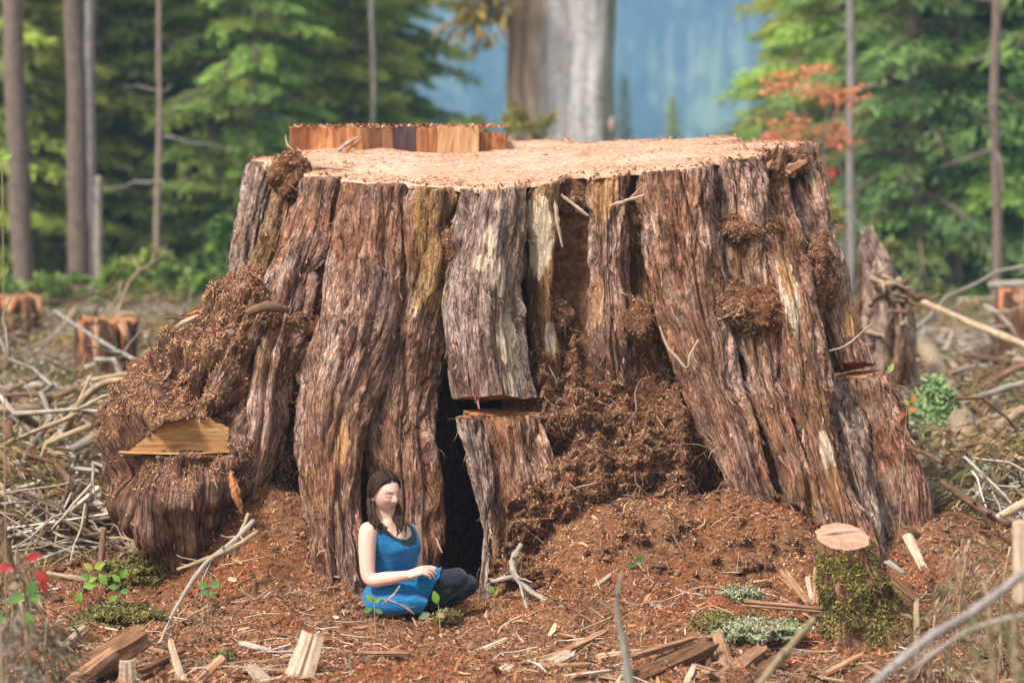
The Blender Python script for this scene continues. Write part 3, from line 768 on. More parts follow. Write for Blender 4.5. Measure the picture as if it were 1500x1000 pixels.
dB = .15 * rib * sstep(0.4, -.1, noise(RB * 1.7 + 8)) + .16 * fbm(RB * 2.6 + 5, 3) + .13 * np.abs(fbm(RB * 7 + 2, 4)) + .04 * fbm(RB * np.array([22, 22, 12]), 3) - .05
for hx_, hy_, hr_, hd_ in ((872, 765, 13, .40), (1036, 712, 20, .45), (938, 575, 22, .25), (820, 655, 12, .25), (905, 640, 14, .22)):
    dB -= hd_ * np.exp(-((pxv - hx_) ** 2 + ((pyv - hy_) * .8) ** 2) / (2 * hr_ ** 2) )
RB = RB + dB[..., None] * np.array([0, -.93, .35])
part('root_bank', stump, RB, [grid_faces(nb_r, nb_c, False)], M['root_soil'])
nB = grid_normals(RB); nB[:, [0, -1]] = nB[:, [1, -2]]; nB = np.where(nB[..., 1:2] > 0, -nB, nB)
SOIL.append((RB[6:-6, 6:-6].reshape(-1, 3), nB[6:-6, 6:-6].reshape(-1, 3)))

# torn wood and bark left standing at the corners of the cut
rr5 = np.random.RandomState(8)
for k in range(34):
    left = k % 3 == 0; px_ = rr5.uniform(396, 446) if left else rr5.uniform(1096, 1188)
    Y_ = np.interp(px_, [396, 446], [2.3, 1.75]) if left else np.interp(px_, [1096, 1188], [1.45, 2.0])
    x_ = P(px_, 230, Y_)[0]; b_ = np.array([x_, Y_, float(top_z(x_, Y_)) - rr5.uniform(.02, .22)])
    d_ = np.array([rr5.normal() * .6, -.25 + rr5.normal() * .3, 1.0]) * rr5.uniform(.04, .11)
    v, f, uv = rod([b_, b_ + d_ * .55, b_ + d_ + rr5.normal(size=3) * .015], [rr5.uniform(.010, .026), rr5.uniform(.010, .024), .003], 5, ref=(1, 0, 0), rough=.4)
    part('rim_splinter', stump, v, f, M[('wood_split', 'wood_rotten', 'wood_pale', 'wood_split')[k % 4]] if 'wood_split' in M else M['fresh_wood'], uv=uv, smooth=False)
# ------------------------------------------------------------------ shreds, fibres and flakes
PAL = {'duff': np.array([(0.34, 0.16, 0.08), (0.26, 0.115, 0.055), (0.42, 0.23, 0.12), (0.15, 0.062, 0.032), (0.50, 0.31, 0.18), (0.30, 0.11, 0.045), (0.38, 0.17, 0.075), (0.20, 0.085, 0.042)]),
       'root': np.array([(0.26, 0.13, 0.07), (0.17, 0.075, 0.04), (0.36, 0.20, 0.11), (0.10, 0.045, 0.026), (0.45, 0.29, 0.17), (0.22, 0.10, 0.055)]),
       'bark': np.array([(0.17, 0.075, 0.045), (0.10, 0.042, 0.027), (0.26, 0.14, 0.09), (0.32, 0.20, 0.15), (0.21, 0.10, 0.06), (0.13, 0.058, 0.04)]),
       'straw': np.array([(0.36, 0.24, 0.13), (0.27, 0.17, 0.09), (0.44, 0.32, 0.20), (0.20, 0.12, 0.06), (0.32, 0.25, 0.11)])}
def shred_arrays(p, n, d, L, w, lift0, lift1, lift2, col, curl=0.25):
    """thin curved strips, three cross-bars each"""
    N_ = len(p)
    d = d - n * (d * n).sum(1, keepdims=True); d /= np.linalg.norm(d, axis=1, keepdims=True) + 1e-9
    sd = np.cross(n, d); bend = rng.uniform(-curl, curl, (N_, 1)) * L[:, None] * sd
    p0 = p + n * lift0[:, None]
    p1 = p + d * (L * 0.5)[:, None] + n * lift1[:, None] + bend
    p2 = p + d * L[:, None] + n * lift2[:, None]
    tw = rng.uniform(-0.8, 0.8, (N_, 1))
    s0 = sd * w[:, None] * 0.5; s1 = (sd + n * tw) * w[:, None] * 0.55; s2 = (sd + n * tw * 1.6) * w[:, None] * 0.28
    V = np.stack([p0 - s0, p0 + s0, p1 - s1, p1 + s1, p2 - s2, p2 + s2], 1).reshape(-1, 3)
    b = (np.arange(N_) * 6)[:, None]
    F = np.concatenate([b + [0, 1, 3, 2], b + [2, 3, 5, 4]])
    C = np.repeat(col, 6, 0)
    return V, F, C
def pick(Pn, Nn, n, weight=None):
    i = rng.choice(len(Pn), n, p=None if weight is None else weight / weight.sum())
    return Pn[i] + rng.normal(size=(n, 3)) * 0.004, Nn[i], i
def tint(pal, n, var=0.25):
    c = PAL[pal][rng.randint(len(PAL[pal]), size=n)]
    return np.clip(c * rng.uniform(1 - var, 1 + var, (n, 1)), 0, 1)
def tang(n_):
    r = rng.normal(size=n_.shape); r -= n_ * (r * n_).sum(1, keepdims=True)
    return r / (np.linalg.norm(r, axis=1, keepdims=True) + 1e-9)
class Shreds:
    def __init__(s): s.L = []; s.n = 0
    def add(s, *a, **k):
        V, F, C = shred_arrays(*a, **k); s.L.append((V, F + s.n, C)); s.n += len(V)
    def arrays(s): return np.concatenate([x[0] for x in s.L]), np.concatenate([x[1] for x in s.L]), np.concatenate([x[2] for x in s.L])
U = lambda a, b, n: rng.uniform(a, b, n)

# loose bark on the flutes: strips that hang by their upper end
sh = Shreds()
for V, Nn, T, bare, nm in BARK:
    v, n_, t, br = V.reshape(-1, 3), Nn.reshape(-1, 3), T.reshape(-1, 3), bare.ravel()
    wgt = (0.15 + np.clip(fbm(v * np.array([3, 3, 2.0]) + 2, 3) + 0.3, 0, 1.2)) * (br < 0.4) + 1e-6
    k = int(len(v) * 0.008)
    p, nn, i = pick(v, n_, k, wgt)
    sh.add(p, nn, t[i] + 0.25 * tang(nn), U(.02, .10, k), U(.004, .013, k), U(-.004, .001, k), U(.0, .008, k), U(.002, .022, k), tint('bark', k), curl=0.12)
    k = int(len(v) * 0.003)
    p, nn, i = pick(v, n_, k, wgt)
    sh.add(p, nn, t[i] + 0.9 * tang(nn), U(.03, .11, k), U(.0015, .004, k), U(-.003, .001, k), U(.004, .02, k), U(.0, .03, k), tint('root', k, .4))
V, F, C = sh.arrays()
part('bark_shreds', stump, V, F, M['fibre'], attrs={'col': C}, kind='stuff', smooth=False)
# root fibre and duff on clods, heaps and the top of the burl
sh = Shreds()
for v, n_ in SOIL:
    area = len(v)
    k = int(area * 1.0)
    p, nn, i = pick(v, n_, k)
    up = (nn[:, 2] > 0.15)
    col = np.where((up | (fbm(p * 3.1 + 6, 3) > .15))[:, None], tint('duff', k, .3) * .9, tint('root', k, .3) * .85)
    sh.add(p, nn, tang(nn), U(.006, .024, k), U(.0025, .007, k), U(-.006, .002, k), U(-.002, .007, k), U(-.008, .008, k), col, curl=.25)
    k = int(area * 0.035)
    p, nn, i = pick(v, n_, k)
    sh.add(p, nn, tang(nn) + np.array([0, 0, -0.6]), U(.04, .16, k), U(.0015, .004, k), U(-.01, .0, k), U(.0, .03, k), U(-.02, .03, k), tint('root', k, .5), curl=.4)
v, n_ = BURL[0].reshape(-1, 3), BURL[1].reshape(-1, 3)
ok = (n_[:, 2] > 0.12) & (BURL[3].ravel() < 0.5) & (fbm(v * 2.6, 3) > -0.25); v, n_ = v[ok], n_[ok]
k = 15000; p, nn, i = pick(v, n_, k)
sh.add(p, nn, tang(nn), U(.008, .032, k), U(.0025, .007, k), U(-.005, .003, k), U(.0, .010, k), U(-.006, .012, k), tint('duff', k, .4), curl=.35)
V, F, C = sh.arrays()
part('root_fibre', stump, V, F, M['fibre'], attrs={'col': C}, kind='stuff', smooth=False)
# crumbs and splinters on the sawn top, shaggy rim
sh = Shreds()
v = TOPV[8:-3].reshape(-1, 3); n_ = np.tile([0, 0, 1.0], (len(v), 1))
wg = np.hypot(v[:, 0] - STC[0], v[:, 1] - STC[1])
k = 9000; p, nn, i = pick(v, n_, k, wg * np.clip(fbm(v * 2.2, 3) + .35, .05, 1))
sh.add(p, nn, tang(nn), U(.005, .03, k) * (1 + 1.5 * (rng.rand(k) < .05)), U(.002, .007, k), U(.0, .003, k), U(.0, .005, k), U(-.002, .007, k), np.clip(tint('duff', k, .3) * .6 + np.array([.27, .14, .08]), 0, .85))
v = np.concatenate([TOPV[-1], TOPV[-2]]); o = v - np.array([*STC, 2.4]); o[:, 2] = 0; o /= np.linalg.norm(o, axis=1, keepdims=True)
k = 600; p, nn, i = pick(v, o, k)
sh.add(p, nn, np.array([0, 0, 0.35]) + 0.7 * tang(nn), U(.01, .035, k), U(.004, .012, k), U(-.012, .0, k), U(-.008, .008, k), U(-.012, .010, k), tint('duff', k, .4))
k = 900; slab_top = np.stack([U(P(425, 187, 2.9)[0], P(740, 187, 2.9)[0], k), U(2.85, 3.3, k), np.full(k, P(560, 186.5, 2.85)[2])], 1); nn = np.tile([0, 0, 1.0], (k, 1))
sh.add(slab_top, nn, tang(nn), U(.01, .06, k), U(.004, .014, k), U(-.004, .003, k), U(.0, .014, k), U(.0, .03, k), tint('duff', k, .4))
V, F, C = sh.arrays()
part('sawdust_and_splinters', stump, V, F, M['fibre'], attrs={'col': C}, kind='stuff', smooth=False)

# duff on the ground: bark mulch, needles and splinters
sh = Shreds()
X0, Y0 = GV[..., 0].ravel(), GV[..., 1].ravel()
gi = np.where((X0 > -3.2) & (X0 < 3.7) & (Y0 > -2.2) & (Y0 < 1.6))[0]
gp, gn = GV.reshape(-1, 3)[gi], GN.reshape(-1, 3)[gi]; dd = duff.ravel()[gi]
pxg, pyg = pix(gp); vis = (pxg > -40) & (pxg < 1540) & (pyg < 1030)
k = 110000; p, nn, i = pick(gp, gn, k, (0.12 + dd) * vis + 1e-9)
patch = fbm(p * np.array([1.4, 1.4, 0]) + 8, 3)
col = tint('duff', k, .4)
col = np.where((patch > 0.25)[:, None], col * np.array([0.95, 0.62, 0.5]), col)
col = np.where((patch < -0.2)[:, None], col * 0.6, col) * 1.05
sh.add(p, nn, tang(nn), U(.006, .028, k) * (1 + .6 * (rng.rand(k) < .1)), U(.0025, .008, k), U(-.004, .003, k), U(.0, .010, k), U(-.005, .012, k), col, curl=.35)
k = 700; p, nn, i = pick(gp, gn, k, (0.2 + dd) * vis + 1e-9)
sh.add(p, nn, tang(nn), U(.05, .22, k), U(.002, .006, k), U(-.004, .006, k), U(.005, .03, k), U(-.004, .03, k), tint('straw', k, .4), curl=.3)
k = 1000; p, nn, i = pick(gp, gn, k, (0.25 + dd) * vis * (0.4 + sstep(.3, -1.5, gp[:, 1])) + 1e-9)
sh.add(p, nn, tang(nn), U(.03, .11, k), U(.008, .022, k), U(.0, .01, k), U(.006, .02, k), U(.004, .03, k), tint('duff', k, .4), curl=.08)
V, F, C = sh.arrays()
o = link('bark_mulch', make_mesh('bark_mulch', V, F, attrs={'col': C}, smooth=False), M['fibre'], kind='stuff'); o['label'] = 'shredded red brown bark mulch and needles over the ground at the stump foot'

# crumbs and small clods of rotted bark over the mulch
lat = np.linspace(.2, 2.9, 5)[:, None]; lon = np.linspace(0, 6.283, 7, endpoint=False)[None]
D5 = np.stack(np.broadcast_arrays(np.sin(lat) * np.cos(lon), np.sin(lat) * np.sin(lon), np.cos(lat)), -1).reshape(-1, 3)
k = 5200; p, nn, i = pick(gp, gn, k, dd * vis * np.clip(fbm(gp * np.array([2.2, 2.2, 0]) + 4, 3) + .3, .02, 1) + 1e-9)
sz = (.003 + .011 * rng.rand(k) ** 3)[:, None, None] * (1 + .9 * (gp[i, 1] > -.4))[:, None, None]
Vc = p[:, None] + D5[None] * sz * rng.uniform(.55, 1.35, (k, len(D5), 1)) * np.array([1.2, 1.2, .75])
f5 = grid_faces(5, 7); Fc = (f5[None] + (np.arange(k) * len(D5))[:, None, None]).reshape(-1, 4)
o = link('soil_crumbs', make_mesh('soil_crumbs', Vc, Fc, attrs={'col': np.repeat(tint('root', k, .35) * .55, len(D5), 0)}, smooth=False), M['fibre'], kind='stuff'); o['label'] = 'crumbs and small clods of rotted bark on the mulch'
sh = Shreds(); k = 2600; p, nn, i = pick(gp, gn, k, dd * vis * (gp[:, 0] > -1.6) + 1e-9)
sh.add(p, nn, tang(nn), U(.03, .14, k), U(.0012, .0035, k), U(-.004, .003, k), U(.003, .03, k), U(-.01, .03, k), tint('root', k, .5), curl=.5)
V, F, C = sh.arrays()
o = link('rootlets', make_mesh('rootlets', V, F, attrs={'col': C}, smooth=False), M['fibre'], kind='stuff'); o['label'] = 'thin dark rootlets matted over the mulch'
# ------------------------------------------------------------------ trees
def needle_mat():
    k = N('needles'); a = k.attr('col', 'Color')
    hs = k.n('HueSaturation'); k.l(a, hs.inputs['Color'])
    k.l(k.math('ADD', k.math('MULTIPLY', k.rand(), 0.7), 0.62), hs.inputs['Value'])
    k.l(k.math('ADD', k.math('MULTIPLY', k.rand(), 0.04), 0.458), hs.inputs['Hue'])
    c = hs.outputs[0]; k.col(c); k.rough(0.6)
    tr = k.n('BsdfTranslucent'); k.l(c, tr.inputs['Color']); mx = k.n('MixShader'); mx.inputs[0].default_value = 0.45
    k.l(k.b.outputs[0], mx.inputs[1]); k.l(tr.outputs[0], mx.inputs[2]); k.l(mx.outputs[0], k.t.nodes['Material Output'].inputs['Surface'])
    return k.m
M['needle'] = needle_mat()
def sprays(rs, base, dirv, L, droop, n, size, col, cv):
    """flat fans of needles along one branch; returns V,F,C"""
    t = rs.uniform(0.12, 1.0, n)
    side = np.array([-dirv[1], dirv[0], 0.0]); side /= np.linalg.norm(side) + 1e-9
    p = base + dirv * (L * t)[:, None] + np.array([0, 0, -1.0]) * (droop * L * t ** 1.8)[:, None]
    w = L * 0.32 * (1 - 0.75 * t) + 0.10
    s = rs.uniform(-1, 1, n) * w
    p = p + side * s[:, None]; p[:, 2] -= 0.35 * np.abs(s) + rs.uniform(-.06, .06, n)
    d = dirv * 0.8 + side * np.sign(s)[:, None] * rs.uniform(.3, 1.1, (n, 1)) + np.array([0, 0, -1]) * rs.uniform(0.0, .7, (n, 1)) + rs.normal(size=(n, 3)) * .25
    d /= np.linalg.norm(d, axis=1, keepdims=True)
    q = np.cross(d, np.array([0, 0, 1.0]) + rs.normal(size=(n, 3)) * .5); q /= np.linalg.norm(q, axis=1, keepdims=True) + 1e-9
    l = size * rs.uniform(.6, 1.6, n)[:, None]; ww = size * rs.uniform(.07, .16, n)[:, None]
    V = np.stack([p, p + d * l * .5 + q * ww, p + d * l - np.array([0, 0, .15]) * l, p + d * l * .45 - q * ww], 1).reshape(-1, 3)
    F = np.arange(n * 4).reshape(-1, 4)
    c = np.clip(np.asarray(col) * rs.uniform(1 - cv, 1 + cv, (n, 1)) * (0.85 + 0.3 * t)[:, None], 0, 1)
    return V, F, np.repeat(c, 4, 0)
def conifer(seed, H, r0, base, nb, per, col, col2, spray=0.19, droop=0.35, trunk_r=None, dead=0):
    """trunk mesh data + crown mesh data (+ bare branch data)"""
    rs = np.random.RandomState(seed)
    tr = trunk_r or 0.012 * H + 0.02
    tz = np.linspace(-0.3, H, 22)
    tp = np.stack([0.04 * np.cumsum(rs.normal(size=22)) * .5, 0.04 * np.cumsum(rs.normal(size=22)) * .5, tz], 1); tp[:, :2] -= tp[0, :2]
    V, F, uv = rod(tp, tr * (1 - 0.93 * np.clip(tz / H, 0, 1)) + 0.012, 9, ref=(1, 0, 0))
    trunk = make_mesh('trunk', V, F, uv=uv)
    mb = MB(); wb = MB()
    for k in range(nb):
        u = (k + rs.rand()) / nb
        z = base + (H - base) * u ** 1.15
        L = r0 * (1 - (z / H)) ** 0.75 * rs.uniform(.55, 1.15) + 0.15
        a = k * 2.399 + rs.uniform(-.5, .5)
        el = rs.uniform(-.15, .25) + 0.35 * (z / H)
        d = np.array([math.cos(a) * math.cos(el), math.sin(a) * math.cos(el), math.sin(el)])
        c0 = np.array([np.interp(z, tz, tp[:, 0]), np.interp(z, tz, tp[:, 1]), z])
        dr = droop * rs.uniform(.6, 1.3)
        m = rs.rand()
        mb.add(*sprays(rs, c0, d, L, dr, int(per * (0.35 + 0.65 * L / r0)), spray, np.array(col) * (1 - m) + np.array(col2) * m, .35))
        tt = np.linspace(0, 1, 5)[:, None]
        bp = c0 + d * L * .95 * tt + np.array([0, 0, -1]) * dr * L * .95 * tt ** 1.8
        v, f, _ = rod(bp, np.linspace(.028, .006, 5) * (L / 1.5 + .3), 4, cap=False); wb.add(v, f)
    for k in range(dead):
        z = rs.uniform(.3, base + .5); a = rs.uniform(0, 6.28); L = rs.uniform(.4, 1.4)
        d = np.array([math.cos(a), math.sin(a), rs.uniform(-.3, .1)])
        v, f, _ = rod(np.array([tp[2] * 0 + [0, 0, z], d * L * .5 + [0, 0, z - .02], d * L + [0, 0, z - .15 * L]]), [.018, .012, .005], 4, cap=False); wb.add(v, f)
    return trunk, mb.mesh('crown'), wb.mesh('branches') if wb.n else None
GREEN, DKGREEN, YGREEN, BLGREEN = (0.30, 0.43, 0.09), (0.18, 0.29, 0.075), (0.48, 0.57, 0.12), (0.19, 0.30, 0.11)
KIND = [conifer(101, 13, 2.4, .3, 120, 300, GREEN, YGREEN), conifer(102, 11, 2.2, .2, 110, 300, DKGREEN, GREEN), conifer(103, 16, 2.6, .6, 130, 290, GREEN, DKGREEN, dead=8),
        conifer(104, 9, 1.9, .1, 100, 300, YGREEN, GREEN), conifer(105, 18, 2.9, 1.2, 130, 290, DKGREEN, BLGREEN, dead=10)]
for tk, ck, bk in KIND: tk.materials.append(M['trunk_brown']); ck.materials.append(M['needle']); bk.materials.append(M['trunk_brown'])
def plant_tree(kind, x, y, sc, rz, label, group=None, name='conifer_tree'):
    t = thing(name, label, 'tree', (x, y, ground_h(x, y)), group)
    t.scale = (sc, sc, sc); t.rotation_euler = (0, 0, rz)
    for nm, me in zip(('trunk', 'crown', 'branches'), KIND[kind]):
        if me: link(nm, me, None, t, 'stuff' if nm == 'branches' else None)
    return t
def gx(px, Y): return (px - 750) * mpp(Y)
rs = np.random.RandomState(77)
GL, GR = 'conifers of the dense green stand behind the stump on the left', 'conifers of the dark green stand behind the stump on the right'
LK = ['bushy mid green conifer', 'deep green mid height conifer', 'tall green conifer with dead lower twigs', 'short yellow green conifer', 'tallest dark blue green conifer']
def klab(k, side): return LK[k] + ' in the blurred forest wall ' + side + ' behind the stump'
for row, (Y, n) in enumerate(((30, 9), (35, 10), (41, 12), (48, 13))):
    for i in range(n):
        px = -60 + (i + rs.uniform(.15, .85)) * 610 / n
        if row == 0 and px > 430: continue
        kd = int(rs.choice([0, 1, 2, 3, 3, 0] if row < 2 else [1, 2, 4, 0]))
        plant_tree(kd, gx(px, Y) + rs.uniform(-.3, .3), Y + rs.uniform(-2, 2), rs.uniform(.75, 1.2), rs.uniform(0, 6.3), klab(kd, 'left'), 'conifers on the left: ' + LK[kd])
for row, (Y, n) in enumerate(((29, 5), (33, 7), (39, 8), (46, 9))):
    for i in range(n):
        px = 1235 + (i + rs.uniform(.15, .85)) * 330 / n
        kd = int(rs.choice([0, 1, 4, 1, 2]))
        plant_tree(kd, gx(px, Y) + rs.uniform(-.3, .3), Y + rs.uniform(-2, 2), rs.uniform(.8, 1.25), rs.uniform(0, 6.3), klab(kd, 'right'), 'conifers on the right: ' + LK[kd])
plant_tree(1, gx(552, 38), 38, 1.25, 1.0, 'dark conifer with drooping tiers at the right edge of the left forest wall', name='conifer_tree')
plant_tree(3, gx(1165, 40), 40, .95, 2.0, 'thin hazy conifer behind the red leaved maple', name='conifer_tree')
plant_tree(3, gx(640, 60), 60, .36, 2.0, 'small pale conifer in the gap left of the huge grey trunk')
plant_tree(4, gx(915, 75), 75, .30, 2.0, 'small dark conifer just right of the huge grey trunk')
plant_tree(0, gx(985, 85), 85, .38, 3.0, 'small hazy conifer in the gap right of the huge grey trunk')

# tall bare trunks in front of the forest wall
def pole_tree(name, label, pts, mats, parts_extra=None, Y=26, sides=14, top_extra=4.0, rough=.03):
    base = P(pts[-1][0], pts[-1][1], Y); gz = ground_h(base[0], Y)
    t = thing(name, label, 'tree', (base[0], Y, gz))
    rows = [[*P(px, py, Y), hw * mpp(Y)] for px, py, hw in pts]
    if top_extra:
        a, b = np.array(rows[0]), np.array(rows[1]); e = a + (a - b) / np.linalg.norm((a - b)[:3]) * top_extra; e[3] = a[3] * .85; rows.insert(0, list(e))
    rows[-1][2] = gz - .2
    Q, s = resample(np.array(rows), 40)
    Q[:, 0] += .06 * noise(np.stack([Q[:, 2] * .45 + pts[0][0], 0 * Q[:, 2], 0 * Q[:, 2]], -1)); Q[:, 3] *= 1 + .10 * noise(np.stack([Q[:, 2] * 2.1, 0 * Q[:, 2] + pts[0][0], 0 * Q[:, 2]], -1))
    V, F, uv = rod(Q[:, :3], Q[:, 3], sides, ref=(1, 0, 0), rough=rough)
    part('trunk', t, V, F, mats, uv=uv)
    return t, Q
def twigs(t, Q, n, Lm, seed, mat=None, zmin=0, side=None):
    r = np.random.RandomState(seed)
    for k in range(n):
        i = r.randint(4, len(Q) - 6); c = Q[i, :3]
        a = r.uniform(0, 6.28) if side is None else (0 if side > 0 else math.pi) + r.uniform(-.6, .6)
        d = np.array([math.cos(a), math.sin(a), r.uniform(-.4, .3)]); L = Lm * r.uniform(.4, 1)
        v, f, uv = rod(wobble(c, c + d * L - [0, 0, .1 * L], 6, .08, r.randint(9999)), np.linspace(.02, .005, 6), 5)
        part('branch', t, v, f, mat or M['trunk_grey'], uv=uv)
t, Q = pole_tree('bare_trunk', 'tall straight grey tree trunk at the far left edge', [(18, 0, 15), (25, 200, 16), (38, 432, 15)], M['trunk_brown'], Y=26)
twigs(t, Q, 10, .9, 31)
t, Q = pole_tree('bare_trunk', 'thick brown and grey tree trunk, left one of a pair beside the pale snag', [(107, 0, 14), (112, 200, 15), (116, 442, 17)], M['trunk_brown'], Y=25)
twigs(t, Q, 6, .7, 3)
t, Q = pole_tree('bare_trunk', 'slimmer grey tree trunk touching the thick trunk, right one of the pair', [(131, 0, 7), (133, 200, 7.5), (132, 442, 9)], M['trunk_grey'], Y=25.5)
t, Q = pole_tree('broken_snag', 'short broken pale snag beside the pair of grey trunks', [(144, 258, 5), (145, 350, 6), (146, 446, 7)], M['stick_grey'], Y=24.5, top_extra=0, rough=.2)
t, Q = pole_tree('pole_tree', 'slender bare reddish grey pole of a tree in front of the left forest', [(233, 10, 3.6), (232, 200, 4.6), (233, 455, 6)], M['trunk_brown'], Y=24)
twigs(t, Q, 14, 1.3, 8, zmin=1)
t, Q = pole_tree('pole_tree', 'thin grey pole of a tree against the green crowns left of the raised slab', [(546, 0, 4), (546, 100, 4.2), (545, 330, 4.5)], M['trunk_grey'], Y=31)
t, Q = pole_tree('bare_trunk', 'tall straight brown grey trunk near the right edge with one drooping dead branch', [(1459, 0, 6.5), (1459, 200, 7.0), (1457, 460, 8)], M['trunk_brown'], Y=25)
twigs(t, Q, 12, .9, 33)
a = P(1452, 222, 25); b = P(1375, 246, 24.6)
v, f, uv = rod(wobble(a, b, 9, .05, 5), np.linspace(.035, .008, 9), 6); part('branch', t, v, f, M['trunk_brown'], uv=uv)
a = P(1461, 222, 25); b = P(1472, 282, 24.6)
v, f, uv = rod(wobble(a, b, 7, .08, 6), np.linspace(.025, .008, 7), 6); part('branch', t, v, f, M['trunk_brown'], uv=uv)
t, Q = pole_tree('pole_tree', 'thin grey trunk standing right behind the red leaved maple', [(1246, 0, 6), (1246, 180, 5.5), (1244, 350, 6.5), (1244, 420, 6.5)], M['trunk_grey'], Y=24)
twigs(t, Q, 12, .9, 35)
t, Q = pole_tree('pole_tree', 'dim slender trunk among the dark conifers on the right', [(1318, 0, 4.5), (1318, 250, 5), (1318, 400, 5)], M['trunk_brown'], Y=29)
t, Q = pole_tree('pole_tree', 'dim slender trunk in shadow left of the tall right hand trunk', [(1406, 20, 4), (1405, 250, 4.5), (1406, 430, 5)], M['trunk_brown'], Y=28)

# huge old cedar behind the stump
Yc = 31.0
bx = gx(820, Yc); gz = ground_h(bx, Yc)
old = thing('old_cedar', 'huge weathered cedar trunk behind the stump, brown on its left, bleached grey right', 'tree', (bx, Yc, gz))
def column(px, hw, dy, mat, wob, seed, lean=0.0, nm='trunk'):
    zt = np.linspace(gz - .3, 9.5, 60); x = gx(px, Yc) + lean * (zt - 3) + .05 * noise(np.stack([zt * .5 + seed, 0 * zt, 0 * zt], -1))
    flare = 1 + 0.5 * np.exp(-(zt - gz) / 1.0)
    C = np.stack([x, np.full(60, Yc + dy), zt], 1); a = np.linspace(0, 2 * math.pi, 40, endpoint=False)
    rr = hw * mpp(Yc) * flare * (1 - .02 * (zt - 2))
    w = np.stack(np.broadcast_arrays(np.cos(a)[None] * 3, np.sin(a)[None] * 3, zt[:, None] * .25), -1)
    r = rr[:, None] * (1 + .10 * np.abs(noise(w * np.array([2.2, 2.2, .4]) + seed)) ** .5 + wob * fbm(w + seed, 4) + .8 * wob * np.abs(fbm(w * np.array([3, 3, 1]) + seed, 2)))
    V = C[:, None] + r[..., None] * np.stack([np.cos(a), np.sin(a), 0 * a], -1)[None]
    uv = np.stack(np.broadcast_arrays(a[None] * hw * mpp(Yc), zt[:, None]), -1)
    part(nm, old, V, [grid_faces(60, 40)], mat, uv=uv)
column(822, 68, .70, M['snag_grey'], .05, 1)
column(856, 40, .22, M['snag_grey'], .17, 2, .004)
column(868, 12, .02, M['snag_grey'], .16, 12, .002)
column(883, 15, .35, M['snag_grey'], .10, 3, -.006)
column(832, 22, .08, M['snag_grey'], .12, 4, .010)
column(812, 13, .06, M['snag_tan'], .16, 8, .014, 'bark_ridge')
column(796, 15, .10, M['snag_brown'], .16, 5, .010, 'bark_ridge')
column(777, 15, .14, M['snag_brown'], .16, 9, .006, 'bark_ridge')
column(759, 15, .30, M['snag_brown'], .16, 6, .004, 'bark_ridge')
kb = P(897, 184, Yc - .2); lat = np.linspace(.05, 3.1, 14)[:, None]; lon = np.linspace(0, 6.28, 20, endpoint=False)[None]
D = np.stack(np.broadcast_arrays(np.sin(lat) * np.cos(lon), np.sin(lat) * np.sin(lon), np.cos(lat)), -1)
part('burl', old, kb + D * np.array([.07, .09, .16]) * (1 + .3 * noise(D * 2))[..., None], [grid_faces(14, 20)], M['snag_tan'])
mb = MB(); rsy = np.random.RandomState(5)
for k in range(17):                                            # yellow-green sprays hanging left of the trunk
    a = P(750, rsy.uniform(-150, 30), Yc - .3); b = P(rsy.uniform(640, 730), rsy.uniform(-90, 85), Yc - rsy.uniform(0, 1.5))
    d = b - a; L = np.linalg.norm(d); d /= L
    mb.add(*sprays(rsy, a, d, L, .12, 62, .26, (0.30, 0.25, 0.05) if k % 3 else (0.20, 0.22, 0.05), .4))
link('crown', mb.mesh('crown', org(old)), M['needle'], old)
for k in range(5):
    a = P(752, 20 - 50 * k, Yc - .2); b = P(655 + 12 * k, 60 - 30 * k, Yc - .8)
    v, f, uv = rod(wobble(a, b, 8, .06, k), np.linspace(.05, .01, 8), 6); part('branch', old, v, f, M['trunk_brown'], uv=uv)

# shrubs ------------------------------------------------------------
def leafy(rs, c, rad, n, size, col, cv=.4, flat=.6, clumps=14):
    cl = c + rs.normal(size=(clumps, 3)) * np.array(rad) * .55
    p = cl[rs.randint(clumps, size=n)] + rs.normal(size=(n, 3)) * np.array(rad) * .22
    d = rs.normal(size=(n, 3)); d[:, 2] *= flat; d /= np.linalg.norm(d, axis=1, keepdims=True)
    up = np.array([0, 0, 1.0]) + rs.normal(size=(n, 3)) * .6; q = np.cross(d, up); q /= np.linalg.norm(q, axis=1, keepdims=True) + 1e-9
    l = size * rs.uniform(.6, 1.4, (n, 1)); w = l * .36
    V = np.stack([p, p + d * l * .45 + q * w, p + d * l, p + d * l * .45 - q * w], 1).reshape(-1, 3)
    C = np.clip(np.asarray(col) * rs.uniform(1 - cv, 1 + cv, (n, 1)), 0, 1)
    return V, np.arange(n * 4).reshape(-1, 4), np.repeat(C, 4, 0)
# vine maple with orange red leaves
Ym = 17.0; b0 = P(1232, 430, Ym); mg = ground_h(b0[0], Ym)
mp = thing('vine_maple', 'slender vine maple with orange and red autumn leaves behind the right shoulder of the stump', 'tree', (b0[0], Ym, mg))
stems = [[(1236, 440), (1222, 330), (1206, 230), (1212, 150), (1216, 108)], [(1240, 440), (1228, 340), (1196, 250), (1172, 185), (1140, 128)], [(1243, 440), (1236, 300), (1225, 200), (1240, 150)], [(1206, 240), (1180, 170), (1160, 150)], [(1208, 200), (1232, 150), (1250, 135)], [(1222, 320), (1190, 262), (1150, 225), (1128, 205)]]
for k, st in enumerate(stems):
    pts = np.array([P(px, py, Ym + .12 * k) for px, py in st]); 
    if k < 3: pts[0, 2] = mg - .1
    Q, _ = resample(pts, 16); v, f, uv = rod(Q, np.linspace(.030 if k < 3 else .018, .006, 16), 6); part('stem', mp, v, f, M['trunk_grey'], uv=uv)
mb = MB(); rs2 = np.random.RandomState(3)
